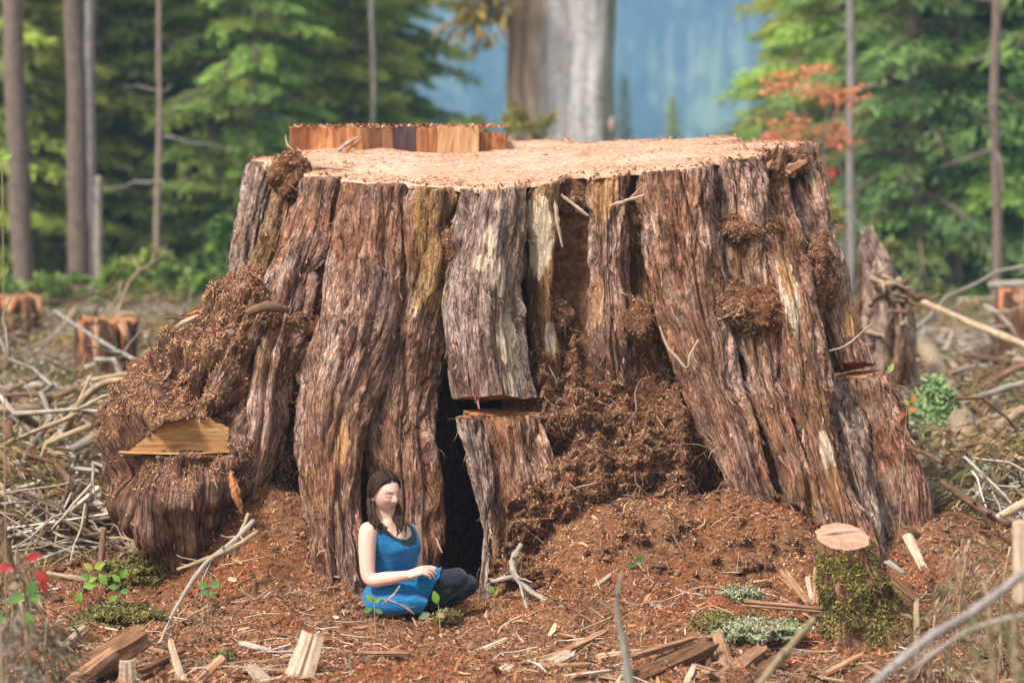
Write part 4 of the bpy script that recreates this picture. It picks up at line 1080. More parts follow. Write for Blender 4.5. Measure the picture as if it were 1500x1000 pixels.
for px, py, w, h, n, red in [(1150, 112, 26, 6, 70, 0), (1200, 100, 22, 6, 70, 0), (1140, 130, 24, 7, 70, 0), (1190, 135, 40, 8, 120, 0), (1225, 148, 28, 8, 90, .1), (1250, 133, 14, 5, 30, .1), (1160, 185, 34, 8, 110, .2), (1215, 190, 26, 7, 60, .2), (1145, 205, 26, 8, 80, .4),
                              (1235, 205, 22, 9, 60, .4), (1185, 215, 20, 10, 50, .5), (1198, 240, 20, 10, 36, .8), (1215, 258, 16, 8, 30, .9), (1225, 330, 12, 10, 22, 1)]:
    c = np.array((0.66, 0.27, 0.12)) * (1 - red) + np.array((0.60, 0.085, 0.075)) * red
    mb.add(*leafy(rs2, P(px, py, Ym + .2), (w * mpp(Ym) * 1.1, .45, h * mpp(Ym) * 1.4), int(n * 1.8), .06, c, .35, .6, 22))
link('foliage', mb.mesh('foliage', org(mp)), M['leaf'], mp)
def bush(px, py, Y, w, h, n, size, col, label, name='shrub'):
    c = P(px, py, Y); g = ground_h(c[0], Y); rs3 = np.random.RandomState(int(px * 7 + py))
    t = thing(name, label, 'shrub', (c[0], Y, g))
    mb = MB(); mb.add(*leafy(rs3, c, (w * mpp(Y), w * mpp(Y) * .8, h * mpp(Y)), n, size, col, .45, .6, 20))
    link('foliage', mb.mesh('foliage', org(t)), M['leaf'], t)
    for k in range(4):
        e = c + rs3.normal(size=3) * np.array([w, w, h]) * mpp(Y) * .4
        v, f, uv = rod(wobble([c[0] + .05 * k, Y, g - .05], e, 6, .08, k), np.linspace(.018, .005, 6), 5); part('stem', t, v, f, M['stick_tan'], uv=uv)
    return t
bush(770, 180, 27, 26, 22, 700, .09, (.26, .24, .05), 'yellow green shrub at the foot of the huge grey trunk')
bush(690, 192, 27, 40, 12, 600, .10, (.20, .23, .045), 'low bright green shrub beyond the raised slab')
bush(1215, 320, 15, 14, 30, 420, .07, (.34, .31, .07), 'pale yellow green shrub under the red leaved maple')
for i, (px, py, w, h, c) in enumerate([(70, 425, 60, 20, (.14, .22, .04)), (180, 420, 50, 26, (.20, .27, .05)), (275, 415, 55, 24, (.17, .24, .045)), (330, 350, 24, 40, (.10, .18, .03)), (220, 385, 40, 14, (.28, .32, .07))]):
    bush(px, py, 21 + i * .7, w * .6, h * .8, 1100, .10, c, ['low bright green shrub left of the paired trunks', 'light green shrub right of the pale snag', 'leafy green shrub right of the slender reddish pole', 'dark green shrub touching the left shoulder of the stump', 'yellowish shrub with flat tiers at the foot of the slender pole'][i])
bush(1300, 372, 14, 20, 16, 500, .05, (.22, .21, .06), 'thin olive green shrub above the jagged upturned root')

# far-off wood on the hillside
rh = np.random.RandomState(9)
NT = 6200
hxs = rh.uniform(-620, 620, NT); hys = 790 + 620 * rh.rand(NT) ** .9
hz = hill_h(hxs, hys); Hs = rh.uniform(22, 58, NT)
mbV, mbF, mbC = [], [], []
nl = 7; na = 6
for i in range(NT):
    lev = np.linspace(.06, 1, nl); ang = np.linspace(0, 6.28, na, endpoint=False) + rh.rand() * 6
    r = Hs[i] * .17 * (1 - lev * .97)[:, None] * (0.65 + .7 * rh.rand(nl, na)) * np.where(np.arange(nl) % 2, .62, 1.15)[:, None]
    V = np.stack([hxs[i] + r * np.cos(ang), hys[i] + r * np.sin(ang), hz[i] + Hs[i] * np.broadcast_to(lev[:, None], r.shape) - .5 * r], -1)
    mbV.append(V.reshape(-1, 3)); mbF.append(grid_faces(nl, na, True, i * nl * na))
    mbC.append(np.tile(np.array((.025, .055, .035) if rh.rand() < .5 + .9 * float(noise(np.array([hxs[i] * .012, hys[i] * .008, 0]))) else (.17, .21, .09)) * rh.uniform(.6, 1.5), (nl * na, 1)))
o = link('hillside_wood', make_mesh('hillside_wood', np.concatenate(mbV), np.concatenate(mbF), attrs={'col': np.concatenate(mbC)}, smooth=False), M['leaf'], kind='stuff'); o['label'] = 'hazy blue green conifer wood covering the far hillside'
mb = MB()
for i in range(420):
    x, y = rh.uniform(-320, 320), 780 + 590 * rh.rand(); z = float(hill_h(np.array(x), np.array(y))); h = rh.uniform(14, 50)
    v, f, _ = rod([[x, y, z], [x + rh.uniform(-2, 2), y, z + h]], [rh.uniform(.5, 1.3), .35], 5, ref=(1, 0, 0)); mb.add(v, f)
for i in range(160):
    x, y = rh.uniform(70, 320), 780 + 520 * rh.rand(); z = float(hill_h(np.array(x), np.array(y))); a = rh.uniform(-.4, .4)
    v, f, _ = rod([[x, y, z + 2.5], [x + 32 * math.cos(a), y + 18 * math.sin(a), z + 4]], [1.6, 1.0], 5); mb.add(v, f)
o = link('bleached_snags', mb.mesh('bleached_snags'), M['snag_grey'], kind='stuff'); o['label'] = 'pale dead snags and logs among the hillside trees'

# air between here and the hill
hb = np.array([[x, y, z] for x in (-1250, 1250) for y in (-60, 1520) for z in (-16, 385)], float)
hf = np.array([[0, 1, 3, 2], [4, 6, 7, 5], [0, 4, 5, 1], [2, 3, 7, 6], [0, 2, 6, 4], [1, 5, 7, 3]])
hm = bpy.data.materials.new('haze'); hm.use_nodes = True; ht = hm.node_tree; ht.nodes.clear()
pv = ht.nodes.new('ShaderNodeVolumePrincipled'); pv.inputs['Color'].default_value = (0.40, 0.69, 1.0, 1); pv.inputs['Density'].default_value = 0.00068; pv.inputs['Anisotropy'].default_value = 0.0
mo = ht.nodes.new('ShaderNodeOutputMaterial'); ht.links.new(pv.outputs[0], mo.inputs['Volume'])
o = link('haze', make_mesh('haze', hb, hf, smooth=False), hm, kind='stuff')
# ------------------------------------------------------------------ logging slash round the stump
rs = np.random.RandomState(21)
def stick_mesh(seed, n=7, forks=2, bend=.10, name='stick'):
    r = np.random.RandomState(seed)
    mb = MB()
    pts = wobble([0, 0, 0], [1, 0, 0], n, bend, seed)
    v, f, uv = rod(pts, np.linspace(.017, .007, n) * r.uniform(.7, 1.2), 6, rough=.12); mb.add(v, f, uv=uv)
    for k in range(forks):
        i = r.randint(2, n - 1); d = np.array([r.uniform(.15, .6), r.uniform(-.5, .5), r.uniform(-.3, .5)]) * r.uniform(.3, .7)
        v, f, uv = rod(wobble(pts[i], pts[i] + d, 5, .10, r.randint(9999)), np.linspace(.009, .003, 5), 5); mb.add(v, f, uv=uv)
    V, F, C, Uv = mb.arrays()
    return make_mesh(name, V, F, uv=Uv)
SM = []
for k in range(14):
    me = stick_mesh(300 + k, 8, k % 4, .06 + .05 * (k % 3)); me.materials.append(M[('stick_grey', 'stick_tan', 'stick_grey', 'stick_brown', 'stick_tan')[k % 5]]); SM.append(me)
def stick(me, x, y, z, L, th, yaw, pit, label, group, name='stick'):
    o = bpy.data.objects.new(name, me); COL.objects.link(o)
    o.location = (x, y, z); o.rotation_euler = (rs.uniform(0, 6.28), -pit, yaw); o.scale = (L, th, th)
    tone_ = {'grey_stick': 'grey', 'tan_stick': 'tan', 'brown_stick': 'dark brown'}[me.materials[0].name]; size_ = 'long' if L > 1.35 else 'short'
    return tag(o, f'{size_} {tone_} {label}', 'stick', f'{size_} {tone_} {group}')
def in_stump(x, y): return math.hypot((x - .25) / 2.55, (y - 2.0) / 2.3) < 1
def slash(n, xr, yr, label, group, Lr=(.5, 2.0), lift=.35):
    k = 0
    while k < n:
        px = rs.uniform(*xr); y = yr[0] + (yr[1] - yr[0]) * rs.rand() ** 1.4; x = gx(px, y)
        if in_stump(x, y): continue
        L = rs.uniform(*Lr) * (1 + .02 * y); th = rs.uniform(.6, 1.9) * (.8 + .25 * L)
        yaw = rs.uniform(0, 6.28); c = np.array([math.cos(yaw), math.sin(yaw)]) * L
        if in_stump(x + c[0], y + c[1]): continue
        z0 = ground_h(x, y) + rs.rand() ** 2 * lift
        z1 = ground_h(x + c[0], y + c[1]) + rs.rand() ** 2 * lift
        stick(SM[rs.randint(len(SM))], x, y, z0 + .02, L, th, yaw, math.atan2(z1 - z0, L) + (.5 if rs.rand() < .08 else 0), label, group); k += 1
slash(160, (-80, 330), (2.0, 15), 'broken stick lying in the tangled logging slash left of the giant stump', 'sticks in the slash on the left', lift=.8)
slash(125, (1310, 1580), (2.0, 15), 'broken stick lying in the tangled logging slash right of the giant stump', 'sticks in the slash on the right', lift=.8)
def merged_slash(n, xr, yr, nm, label, Lr, rad, pal, lift):
    mb = MB(); c = 0
    while c < n:
        px = rs.uniform(*xr); y = yr[0] + (yr[1] - yr[0]) * rs.rand() ** 1.3; x = gx(px, y)
        if in_stump(x, y): continue
        L = rs.uniform(*Lr); a = rs.uniform(0, 6.28); e = (x + L * math.cos(a), y + L * math.sin(a))
        if in_stump(*e): continue
        z0, z1 = ground_h(x, y) + rs.rand() ** 2 * lift, ground_h(*e) + rs.rand() ** 2 * lift
        v, f, _ = rod(wobble([x, y, z0], [*e, z1], 4, .12), np.linspace(1, .4, 4) * rs.uniform(*rad), 4, cap=False)
        q = np.array(pal[rs.randint(len(pal))]) * rs.uniform(.55, 1.15); mb.add(v, f, q); c += 1
    o = link(nm, mb.mesh(nm), M['fibre'], kind='stuff'); o['label'] = label
PALS = [(.42, .33, .25), (.33, .24, .16), (.55, .46, .37), (.24, .15, .10), (.38, .28, .16), (.64, .56, .48), (.18, .10, .06), (.50, .38, .27)]
merged_slash(4200, (-120, 420), (1.6, 24), 'twig_litter', 'fine tangled twigs of the slash on the left', (.2, 1.1), (.004, .016), PALS, .45)
merged_slash(3300, (1290, 1640), (1.4, 24), 'twig_litter', 'fine tangled twigs of the slash on the right', (.2, 1.1), (.004, .016), PALS, .45)
merged_slash(300, (-40, 520), (-2.0, .6), 'twig_litter', 'small twigs scattered in front of the burl', (.08, .4), (.002, .006), PALS, .05)
merged_slash(300, (760, 1540), (-2.0, .2), 'twig_litter', 'small twigs scattered over the mulch at the front right', (.08, .45), (.002, .006), PALS, .05)
# dead sprays, ferns and low plants among the slash
def spray_litter(n, xr, yr, nm, label, cols, size, lift, per=26):
    mbq = MB()
    c = 0
    while c < n:
        px = rs.uniform(*xr); y = yr[0] + (yr[1] - yr[0]) * rs.rand() ** 1.3; x = gx(px, y)
        if in_stump(x, y): continue
        z = ground_h(x, y) + rs.rand() * lift; a = rs.uniform(0, 6.28)
        d = np.array([math.cos(a), math.sin(a), rs.uniform(-.4, .5)]); L = rs.uniform(.25, .8)
        mbq.add(*sprays(rs, np.array([x, y, z + .1]), d, L, .3, per, size, np.array(cols[rs.randint(len(cols))]), .4)); c += 1
    o = link(nm, mbq.mesh(nm), M['leaf'], kind='stuff'); o['label'] = label
DEAD = [(.28, .17, .065), (.22, .13, .05), (.17, .14, .05), (.36, .26, .13), (.12, .14, .04), (.26, .19, .08), (.15, .08, .04), (.32, .17, .07)]
spray_litter(820, (-120, 380), (1.8, 20), 'dead_sprays', 'dry tan cedar and hemlock sprays in the slash on the left', DEAD, .10, .6)
spray_litter(560, (1310, 1640), (1.6, 20), 'dead_sprays', 'dry tan and olive sprays in the slash on the right', DEAD, .10, .6)
LIVE = [(.13, .20, .05), (.20, .26, .06), (.09, .15, .04), (.24, .26, .09)]
spray_litter(210, (-120, 380), (4, 25), 'low_greenery', 'low green sprouts among the slash on the left', LIVE, .09, .25)
spray_litter(150, (1290, 1640), (3, 25), 'low_greenery', 'low green sprouts among the slash on the right', LIVE, .09, .25)
merged_slash(1500, (330, 1360), (5.5, 32), 'twig_litter', 'fine tangled twigs of the slash beyond the stump', (.3, 1.3), (.006, .018), PALS, .4)
spray_litter(420, (330, 1360), (6, 34), 'dead_sprays', 'dry sprays in the slash beyond the stump', DEAD, .13, .5)
spray_litter(420, (300, 1400), (9, 60), 'low_greenery', 'low green sprouts beyond the stump', LIVE, .16, .4)
mb = MB()
for i in range(1500):                                              # pale wood chips
    side = rs.rand() < .5; px = rs.uniform(-80, 330) if side else rs.uniform(1300, 1600); y = rs.uniform(1.8, 16); x = gx(px, y)
    if in_stump(x, y): continue
    s = np.array([rs.uniform(.04, .22), rs.uniform(.02, .07), rs.uniform(.006, .02)]); a = rs.uniform(0, 6.28)
    v = np.array([[i_, j_, k_] for i_ in (-1, 1) for j_ in (-1, 1) for k_ in (-1, 1)]) * s * .5 * rs.uniform(.7, 1.2, (8, 3))
    v = v @ np.array(Euler((rs.normal() * .4, rs.normal() * .4, a)).to_matrix()).T + [x, y, ground_h(x, y) + rs.rand() * .3]
    mb.add(v, hf, np.array((.62, .48, .36)) * rs.uniform(.6, 1.15))
o = link('wood_chips', mb.mesh('wood_chips', smooth=False), M['fibre'], kind='stuff'); o['label'] = 'pale split chips lying in the slash on both sides'

# ------------------------------------------------------------------ logs, sticks and stumps that can be told apart
def log(name, label, cat, pts, mat, Y=None, sides=10, rough=.08, n=14, group=None, cap_mat=None):
    """pts rows px, py, half width px, depth"""
    rows = np.array([[*P(a, b, d), c * mpp(d)] for a, b, c, d in pts])
    Q, _ = resample(rows, n)
    if name in ('splinter', 'bark_slab'): Q[:, 3] *= .75 * (.25 + .75 * np.sin(np.linspace(.25, 2.9, n)) ** .6); sides, rough = 5, .35
    if name in ('branch', 'twig', 'root', 'pole'):
        Q[:, :3] += np.cumsum(rs.normal(size=(n, 3)), 0) * Q[:, 3:4].mean() * .10; Q[:, 3] *= rs.uniform(.82, 1.18, n)
    V, F, uv = rod(Q[:, :3], Q[:, 3], sides, rough=max(rough, .12) if sides > 5 else rough)
    if name in ('branch', 'twig', 'root') and n >= 14:
        mb = MB(); mb.add(V, F, uv=uv); Lq = np.linalg.norm(Q[-1, :3] - Q[0, :3])
        for q_ in range(4):
            i_ = rs.randint(2, n - 2); dr = (Q[i_ + 1, :3] - Q[i_, :3]); dr /= np.linalg.norm(dr); dr = dr * .7 + rs.normal(size=3) * .55; dr[2] = abs(dr[2]) * .6
            v2, f2, u2 = rod(wobble(Q[i_, :3], Q[i_, :3] + dr * Lq * rs.uniform(.06, .20), 5, .12), np.linspace(.55, .2, 5) * Q[i_, 3], 5, rough=.15); mb.add(v2, f2, uv=u2)
        V, F, _, uv = mb.arrays()
    return solo(name, V, F, mat, label, cat, group, uv=uv, smooth=sides > 5)
G = M
log('branch', 'long curved tan branch rising right from the slash toward the burl, thicker of two arcs', 'branch', [(70, 705, 7, 3.2), (95, 630, 7, 3.0), (140, 570, 6, 2.7), (200, 555, 4, 2.2)], G['stick_tan'])
log('branch', 'thin grey branch arching over the left slash, beside the thicker tan arc', 'branch', [(45, 700, 5, 3.6), (62, 640, 4.5, 3.5), (110, 595, 3.5, 3.2), (165, 590, 3, 3.0)], G['stick_tan'])
log('branch', 'long thin pale branch slanting down right in front of the middle sawn stump', 'branch', [(80, 455, 2.5, 9), (130, 490, 3, 8), (200, 530, 3.5, 6.5)], G['stick_grey'])
log('branch', 'bleached bent branch slanting through the slash at the far left', 'branch', [(0, 668, 3, 3), (28, 720, 4, 2.8), (42, 770, 4, 2.6), (70, 810, 5, 2.4)], G['stick_grey'])
log('branch', 'white forked branch lying below the bleached bent branch', 'branch', [(30, 780, 5, 2.4), (60, 805, 6, 2.3), (90, 825, 4, 2.2)], G['stick_grey'])
log('stake', 'dark upright stake standing in front of the burl', 'stake', [(152, 775, 4, 1.2), (149, 810, 5, 1.1), (145, 850, 5, 1.0)], G['stick_brown'])
log('branch', 'dark stick rising at the left edge of the photo above the red leaves', 'branch', [(0, 760, 5, -2), (10, 800, 7, -2), (20, 850, 8, -2)], G['stick_brown'])
log('log', 'pale horizontal log lying in the far left slash', 'log', [(-20, 575, 7, 7), (60, 565, 7, 7), (120, 575, 5, 7)], G['stick_grey'])
log('log', 'grey log half buried in the slash just left of the burl', 'log', [(120, 808, 6, 1.9), (180, 802, 8, 1.8), (230, 800, 8, 1.7)], G['stick_tan'])
log('log', 'grey weathered log beyond the red leaves at the left', 'log', [(40, 872, 14, .9), (110, 862, 14, .9), (160, 870, 10, .8)], G['trunk_grey'])
log('branch', 'pale stick crossing the ground in front of the grey log', 'branch', [(70, 838, 3, .8), (120, 850, 4, .7), (145, 858, 3, .7)], G['stick_tan'])
# right side
log('log', 'mossy pale log pointing at the viewer in the right slash', 'log', [(1355, 505, 14, 9), (1385, 570, 18, 7), (1408, 625, 22, 5), (1430, 680, 16, 4)], G['stick_tan'], sides=14)
log('pole', 'long thin fallen pole slanting right from the upturned root', 'pole', [(1318, 425, 5, 8.5), (1400, 462, 5, 8), (1510, 505, 6, 7)], G['stick_tan'])
log('log', 'white peeled log end at the right edge by the tall trunk', 'log', [(1448, 418, 6, 15), (1490, 416, 6, 15), (1530, 416, 6, 15)], G['stick_grey'])
log('log', 'cream coloured log lying behind the right foot of the stump', 'log', [(1370, 727, 12, 2.6), (1440, 738, 13, 2.6), (1530, 745, 13, 2.6)], G['wood_pale'])
log('branch', 'grey bent branch crossing the middle of the right slash', 'branch', [(1410, 592, 5, 5.5), (1450, 575, 5, 5.5), (1510, 560, 5, 5.5)], G['stick_grey'])
log('branch', 'mossy tan branch rising to the right edge in the right slash', 'branch', [(1435, 650, 7, 4.5), (1470, 620, 7, 4.5), (1510, 600, 7, 4.5)], G['stick_tan'])
log('branch', 'dark forked branch lying behind the mossy pale log', 'branch', [(1410, 520, 4, 9), (1460, 530, 5, 9), (1520, 540, 4, 9)], G['stick_brown'])
log('branch', 'slim reddish stick leaning out from the right side of the stump', 'branch', [(1330, 655, 3, .9), (1360, 665, 3, .6), (1378, 676, 3, .5)], G['stick_brown'])
log('branch', 'dark root like branch lying on the mulch slope right of the stump', 'branch', [(1380, 705, 5, 1.0), (1420, 738, 7, .9), (1480, 772, 6, .7)], G['stick_brown'])
log('board', 'tan splinter board lying on the slope at the right edge', 'board', [(1460, 758, 5, .6), (1490, 742, 7, .6), (1520, 730, 7, .6)], G['wood_pale'])
# upturned root behind right
ux = P(1290, 520, 7.0); ug = ground_h(ux[0], 7.0)
ur = thing('upturned_root', 'jagged upturned root wad with a pale pointed top right behind the stump', 'root wad', (ux[0], 7.0, ug))
for k, pts in enumerate([[(1266, 335, 9, 7.2), (1284, 400, 28, 7.1), (1296, 460, 42, 7.0), (1290, 560, 52, 7.0)], [(1305, 420, 12, 6.9), (1320, 470, 18, 6.8), (1312, 560, 22, 6.8)], [(1262, 360, 6, 7.4), (1262, 430, 16, 7.3), (1258, 560, 22, 7.2)]]):
    rows = [[*P(a, b, d), c * mpp(d)] for a, b, c, d in pts]; Q, _ = resample(np.array(rows), 50)
    flute3('root_trunk', rows, M['bark' if k else 'bark_grey'], 70 + k, 1.6, res=.016, parent=ur)
for k in range(32):
    a = P(rs.uniform(1270, 1335), rs.uniform(405, 480), 6.8); d = np.array([rs.uniform(-.15, .5), rs.uniform(-.3, .1), rs.uniform(-.3, .3)])
    v, f, uv = rod(wobble(a, a + d * .6, 6, .2, k), np.linspace(.035, .008, 6), 5); part('root', ur, v, f, M['stick_brown' if k % 2 else 'stick_tan'], uv=uv)
# distant sawn stumps
def small_stump(label, px, ytop, ybase, hw, Y, seed, hwb=1.25):
    c = P(px, ybase, Y); g = ground_h(c[0], Y); zt = P(px, ytop, Y)[2]
    t = thing('sawn_stump', label, 'tree stump', (c[0], Y, g)); n = 44
    a = np.linspace(0, 6.28, n, endpoint=False); zs = np.linspace(g - .2, zt, 24)
    w = np.stack(np.broadcast_arrays(np.cos(a)[None] * 2, np.sin(a)[None] * 2, zs[:, None] * .5), -1)
    r = hw * mpp(Y) * (hwb - (hwb - 1) * (zs - g) / (zt - g))[:, None] * (1 + .32 * fbm(w + seed, 3) + .07 * noise(w * 5 + seed))
    V = np.stack([c[0] + r * np.cos(a), Y + r * np.sin(a), np.broadcast_to(zs[:, None], r.shape) + .08 * (np.arange(24) == 23)[:, None] * noise(w * 3 + seed)], -1)
    uv = np.stack(np.broadcast_arrays(a[None] * hw * mpp(Y), zs[:, None]), -1)
    part('trunk', t, V, [grid_faces(24, n)], M['bark'], uv=uv)
    cap_disk('cut_face', V[-1], M['fresh_wood'], .004, t, seed=seed)
    for k in range(9):
        b = V[-1][rs.randint(n)]; v, f, uv = rod([b, b + [rs.normal() * .04, -.03, -rs.uniform(.1, .5)]], [.05, .02], 5); part('splinter', t, v, f, M['fresh_wood' if k % 2 else 'wood_split'], uv=uv)
small_stump('sawn stump with an orange cut top at the far left edge', 18, 436, 515, 34, 14, 3)
small_stump('ragged sawn stump with orange splinters between the left edge and the burl', 158, 470, 560, 38, 9, 5)
small_stump('orange topped stump at the right edge of the photo beneath the white log end', 1500, 425, 520, 38, 13, 8)

# mossy little stump in the right foreground
c0 = P(1258, 930, -1.25); g0 = ground_h(c0[0], -1.1)
ms = thing('mossy_stump', 'small leaning stump with a pale cut top and mossy bark in the right foreground', 'tree stump', (c0[0], -1.1, g0))
rows = np.array([[*P(a, b, d), c * mpp(d)] for a, b, c, d in [(1234, 790, 39, -1.15), (1243, 840, 44, -1.12), (1262, 895, 56, -1.08), (1280, 960, 78, -1.05), (1285, 1010, 90, -1.0)]])
Q, s = resample(rows, 90); n = 110; phi = np.linspace(0, 6.283, n, endpoint=False)
T_, S_, B_ = frames(Q[:, :3]); B_ = -B_ if B_[:, 1].mean() > 0 else B_
w = np.stack(np.broadcast_arrays(np.cos(phi)[None] * .2, np.sin(phi)[None] * .2, s[:, None] * .5), -1)
d = .05 * sstep(0, .22, s)[:, None] * fbm(w * 8 + 3, 3) + .008 * fbm(w * 14, 3) + .012 * np.abs(fbm(w * 40, 3)) + .04 * sstep(.25, .6, s)[:, None] * noise(np.stack(np.broadcast_arrays(np.cos(phi)[None] * 2, np.sin(phi)[None] * 2, 0 * s[:, None]), -1))
V = Q[:, None, :3] + S_[:, None] * np.cos(phi)[None, :, None] * (Q[:, 3:4] + d)[..., None] + B_[:, None] * np.sin(phi)[None, :, None] * (Q[:, 3:4] + d)[..., None]
V[0, :, 2] = P(1235, 787, -1.15)[2] + .36 * (V[0, :, 1] + 1.15) - .03 * (V[0, :, 0] - c0[0])
V[:12, :, 2] = np.minimum(V[:12, :, 2], V[0, :, 2][None] - .002 * np.arange(12)[:, None])
uv = np.stack(np.broadcast_arrays(phi[None] * .16, s[:, None]), -1)
part('trunk', ms, V, [grid_faces(90, n)], M['bark_ochre'], uv=uv, attrs={'plate': np.full(V.shape[:2], .4).ravel(), 'tone': np.full(V.shape[:2], .4).ravel(), 'bare': np.zeros(V[..., 0].size), 'fresh': np.zeros(V[..., 0].size), 'ochre': np.zeros(V[..., 0].size)})
cap_disk('cut_face', V[0], M['stump_face'], .003, ms, amp=.010, seed=4, rings=10)
v, f, uv = rod([P(1203, 783, -1.15), P(1220, 779, -1.13), P(1250, 777, -1.1), P(1272, 779, -1.08)], [.004, .012, .012, .005], 7, rough=.3); part('hinge_splinter', ms, v, f, M['wood_pale'], uv=uv)
Nm = grid_normals(V); Nm = np.where(((V - Q[:, None, :3]) * Nm).sum(-1, keepdims=True) < 0, -Nm, Nm)
sh = Shreds(); vv, nv_ = V[4:].reshape(-1, 3), Nm[4:].reshape(-1, 3); wg = np.clip(fbm(vv * 6, 3) + .25, 0, 1) + 1e-6
k = 9000; p, nn, i = pick(vv, nv_, k, wg)
mc = np.array([(.17, .14, .03), (.11, .10, .025), (.24, .20, .055), (.10, .06, .03)])[rng.randint(4, size=k)] * U(.7, 1.3, k)[:, None]
sh.add(p, nn, tang(nn) + [0, 0, -.5], U(.008, .03, k), U(.003, .008, k), U(-.003, .0, k), U(.004, .014, k), U(.0, .014, k), mc)
Vq, Fq, Cq = sh.arrays(); part('moss', ms, Vq, Fq, M['fibre'], attrs={'col': Cq}, kind='stuff', smooth=False)

# ------------------------------------------------------------------ split wood, boards and rotten chunks at the front
def chunk(name, label, cat, a, b, w, h, mat, seed, twist=0.0, group=None, taper=.75):
    """split length of wood between two points: a ragged, cracked bar"""
    a, b = np.asarray(a, float), np.asarray(b, float); r = np.random.RandomState(seed)
    d = (b - a); L = np.linalg.norm(d); d /= L
    ref = np.array([0, 0, 1.0]) if abs(d[2]) < .85 else np.array([0, -1.0, 0])
    s = np.cross(d, ref); s /= np.linalg.norm(s); u = np.cross(s, d)
    prof = np.array([(-1, -.6), (-.55, -.95), (.1, -1), (.7, -.85), (1, -.4), (.85, .1), (1, .55), (.55, .95), (.2, .7), (-.1, 1), (-.6, .8), (-.85, .35), (-.75, -.1)]) * (1 + r.uniform(-.18, .18, (13, 2)))
    nn = 14; t = np.linspace(0, 1, nn)
    V = []
    for k in range(nn):
        q = prof * (1 + r.uniform(-.05, .05, (13, 2))) * (1 - (1 - taper) * t[k])
        an = twist * t[k]; q = q @ np.array([[math.cos(an), -math.sin(an)], [math.sin(an), math.cos(an)]])
        off = d * (L * t[k]) + (r.uniform(-.12, .12, (13, 1)) * d * L * .5 if k in (0, nn - 1) else 0)
        V.append(a + off + s * q[:, :1] * w / 2 + u * q[:, 1:] * h / 2)
    V = np.array(V); F = [grid_faces(nn, 13)]
    V2 = np.concatenate([V.reshape(-1, 3), [V[0].mean(0), V[-1].mean(0)]]); j = np.arange(13); kx = (j + 1) % 13; bb = (nn - 1) * 13
    F.append(np.stack([kx, j, np.full(13, nn * 13)], 1)); F.append(np.stack([bb + j, bb + kx, np.full(13, nn * 13 + 1)], 1))
    uv = np.stack(np.broadcast_arrays(np.linspace(0, 2 * (w + h), 13)[None], (t * L)[:, None]), -1).reshape(-1, 2); uv = np.vstack([uv, [[0, 0], [.1, 0]]])
    return solo(name, V2, F, mat, label, cat, group, uv=uv, smooth=False)
chunk('rotten_chunk', 'thick dark rotten split of wood leaning in the lower left corner', 'wood chunk', P(95, 1000, -1.9), P(212, 932, -1.6), .17, .14, M['wood_rotten'], 1)
chunk('rotten_chunk', 'second rotten split crossing under the thick one at lower left', 'wood chunk', P(105, 1000, -2.0), P(165, 955, -1.8), .09, .08, M['wood_split'], 2)
chunk('split_wood', 'pale grey block standing upright below the rotten split', 'wood chunk', P(187, 1010, -2.0), P(186, 968, -2.0), .10, .07, M['wood_pale'], 3)
chunk('split_wood', 'tall pale split slab standing on end at the bottom left of centre', 'wood chunk', P(432, 1012, -1.9), P(458, 930, -1.8), .13, .06, M['wood_pale'], 4)
chunk('split_wood', 'short pale split lying left of the standing pale slab', 'wood chunk', P(395, 1004, -1.9), P(368, 976, -1.8), .08, .05, M['wood_pale'], 5)
chunk('split_wood', 'thin orange tan sliver standing in the mulch at lower left', 'splinter', P(268, 1000, -1.9), P(250, 940, -1.7), .035, .03, M['wood_pale'], 6)
chunk('rotten_chunk', 'brown splintered board under the thin sliver at the bottom edge', 'wood chunk', P(285, 1003, -1.9), P(325, 965, -1.7), .07, .05, M['wood_split'], 7)
chunk('branch', 'dark curved branch lying in front of the rotten split', 'branch', P(202, 985, -1.8), P(270, 952, -1.5), .03, .03, M['wood_rotten'], 8)
chunk('split_wood', 'orange broken stick tip poking from the brush at lower left', 'splinter', P(95, 945, -1.0), P(122, 918, -.9), .04, .04, M['wood_pale'], 9)
chunk('bark_slab', 'grey brown bark sliver lying on the mulch above the standing pale slab', 'bark piece', P(352, 942, -1.1), P(398, 953, -1.2), .05, .03, M['stick_grey'], 10)
chunk('split_wood', 'broad tan split board lying at the bottom middle', 'board', P(745, 1002, -1.75), P(835, 958, -1.35), .11, .05, M['wood_pale'], 11)
chunk('split_wood', 'tan board tilted behind the broad board at the bottom middle', 'board', P(760, 985, -1.5), P(885, 925, -1.0), .07, .035, M['wood_split'], 12)
chunk('split_wood', 'narrow brown board lying flat left of the broad tan board', 'board', P(720, 962, -1.2), P(805, 964, -1.3), .06, .03, M['wood_rotten'], 13)
chunk('split_wood', 'pale wedge with a blunt end at the bottom middle', 'wood chunk', P(715, 998, -1.8), P(745, 975, -1.6), .08, .04, M['wood_pale'], 14)
chunk('rotten_chunk', 'long dark brown rotten log piece at the bottom right of centre', 'wood chunk', P(925, 1002, -1.7), P(1040, 948, -1.4), .15, .12, M['wood_rotten'], 15)
chunk('split_wood', 'white broken stub standing at the bottom right of centre', 'wood chunk', P(912, 1012, -1.8), P(920, 962, -1.7), .055, .04, M['stick_grey'], 16)
chunk('split_wood', 'tan split stick laid across the top of the dark log piece', 'splinter', P(915, 965, -1.5), P(1015, 935, -1.2), .045, .04, M['wood_split'], 17)
chunk('split_wood', 'reddish upright slat right of the dark log piece', 'splinter', P(1068, 985, -1.5), P(1050, 925, -1.3), .07, .03, M['wood_split'], 18)
chunk('split_wood', 'slim orange slat standing left of the reddish slat', 'splinter', P(1038, 985, -1.5), P(1036, 942, -1.4), .03, .02, M['wood_pale'], 19)
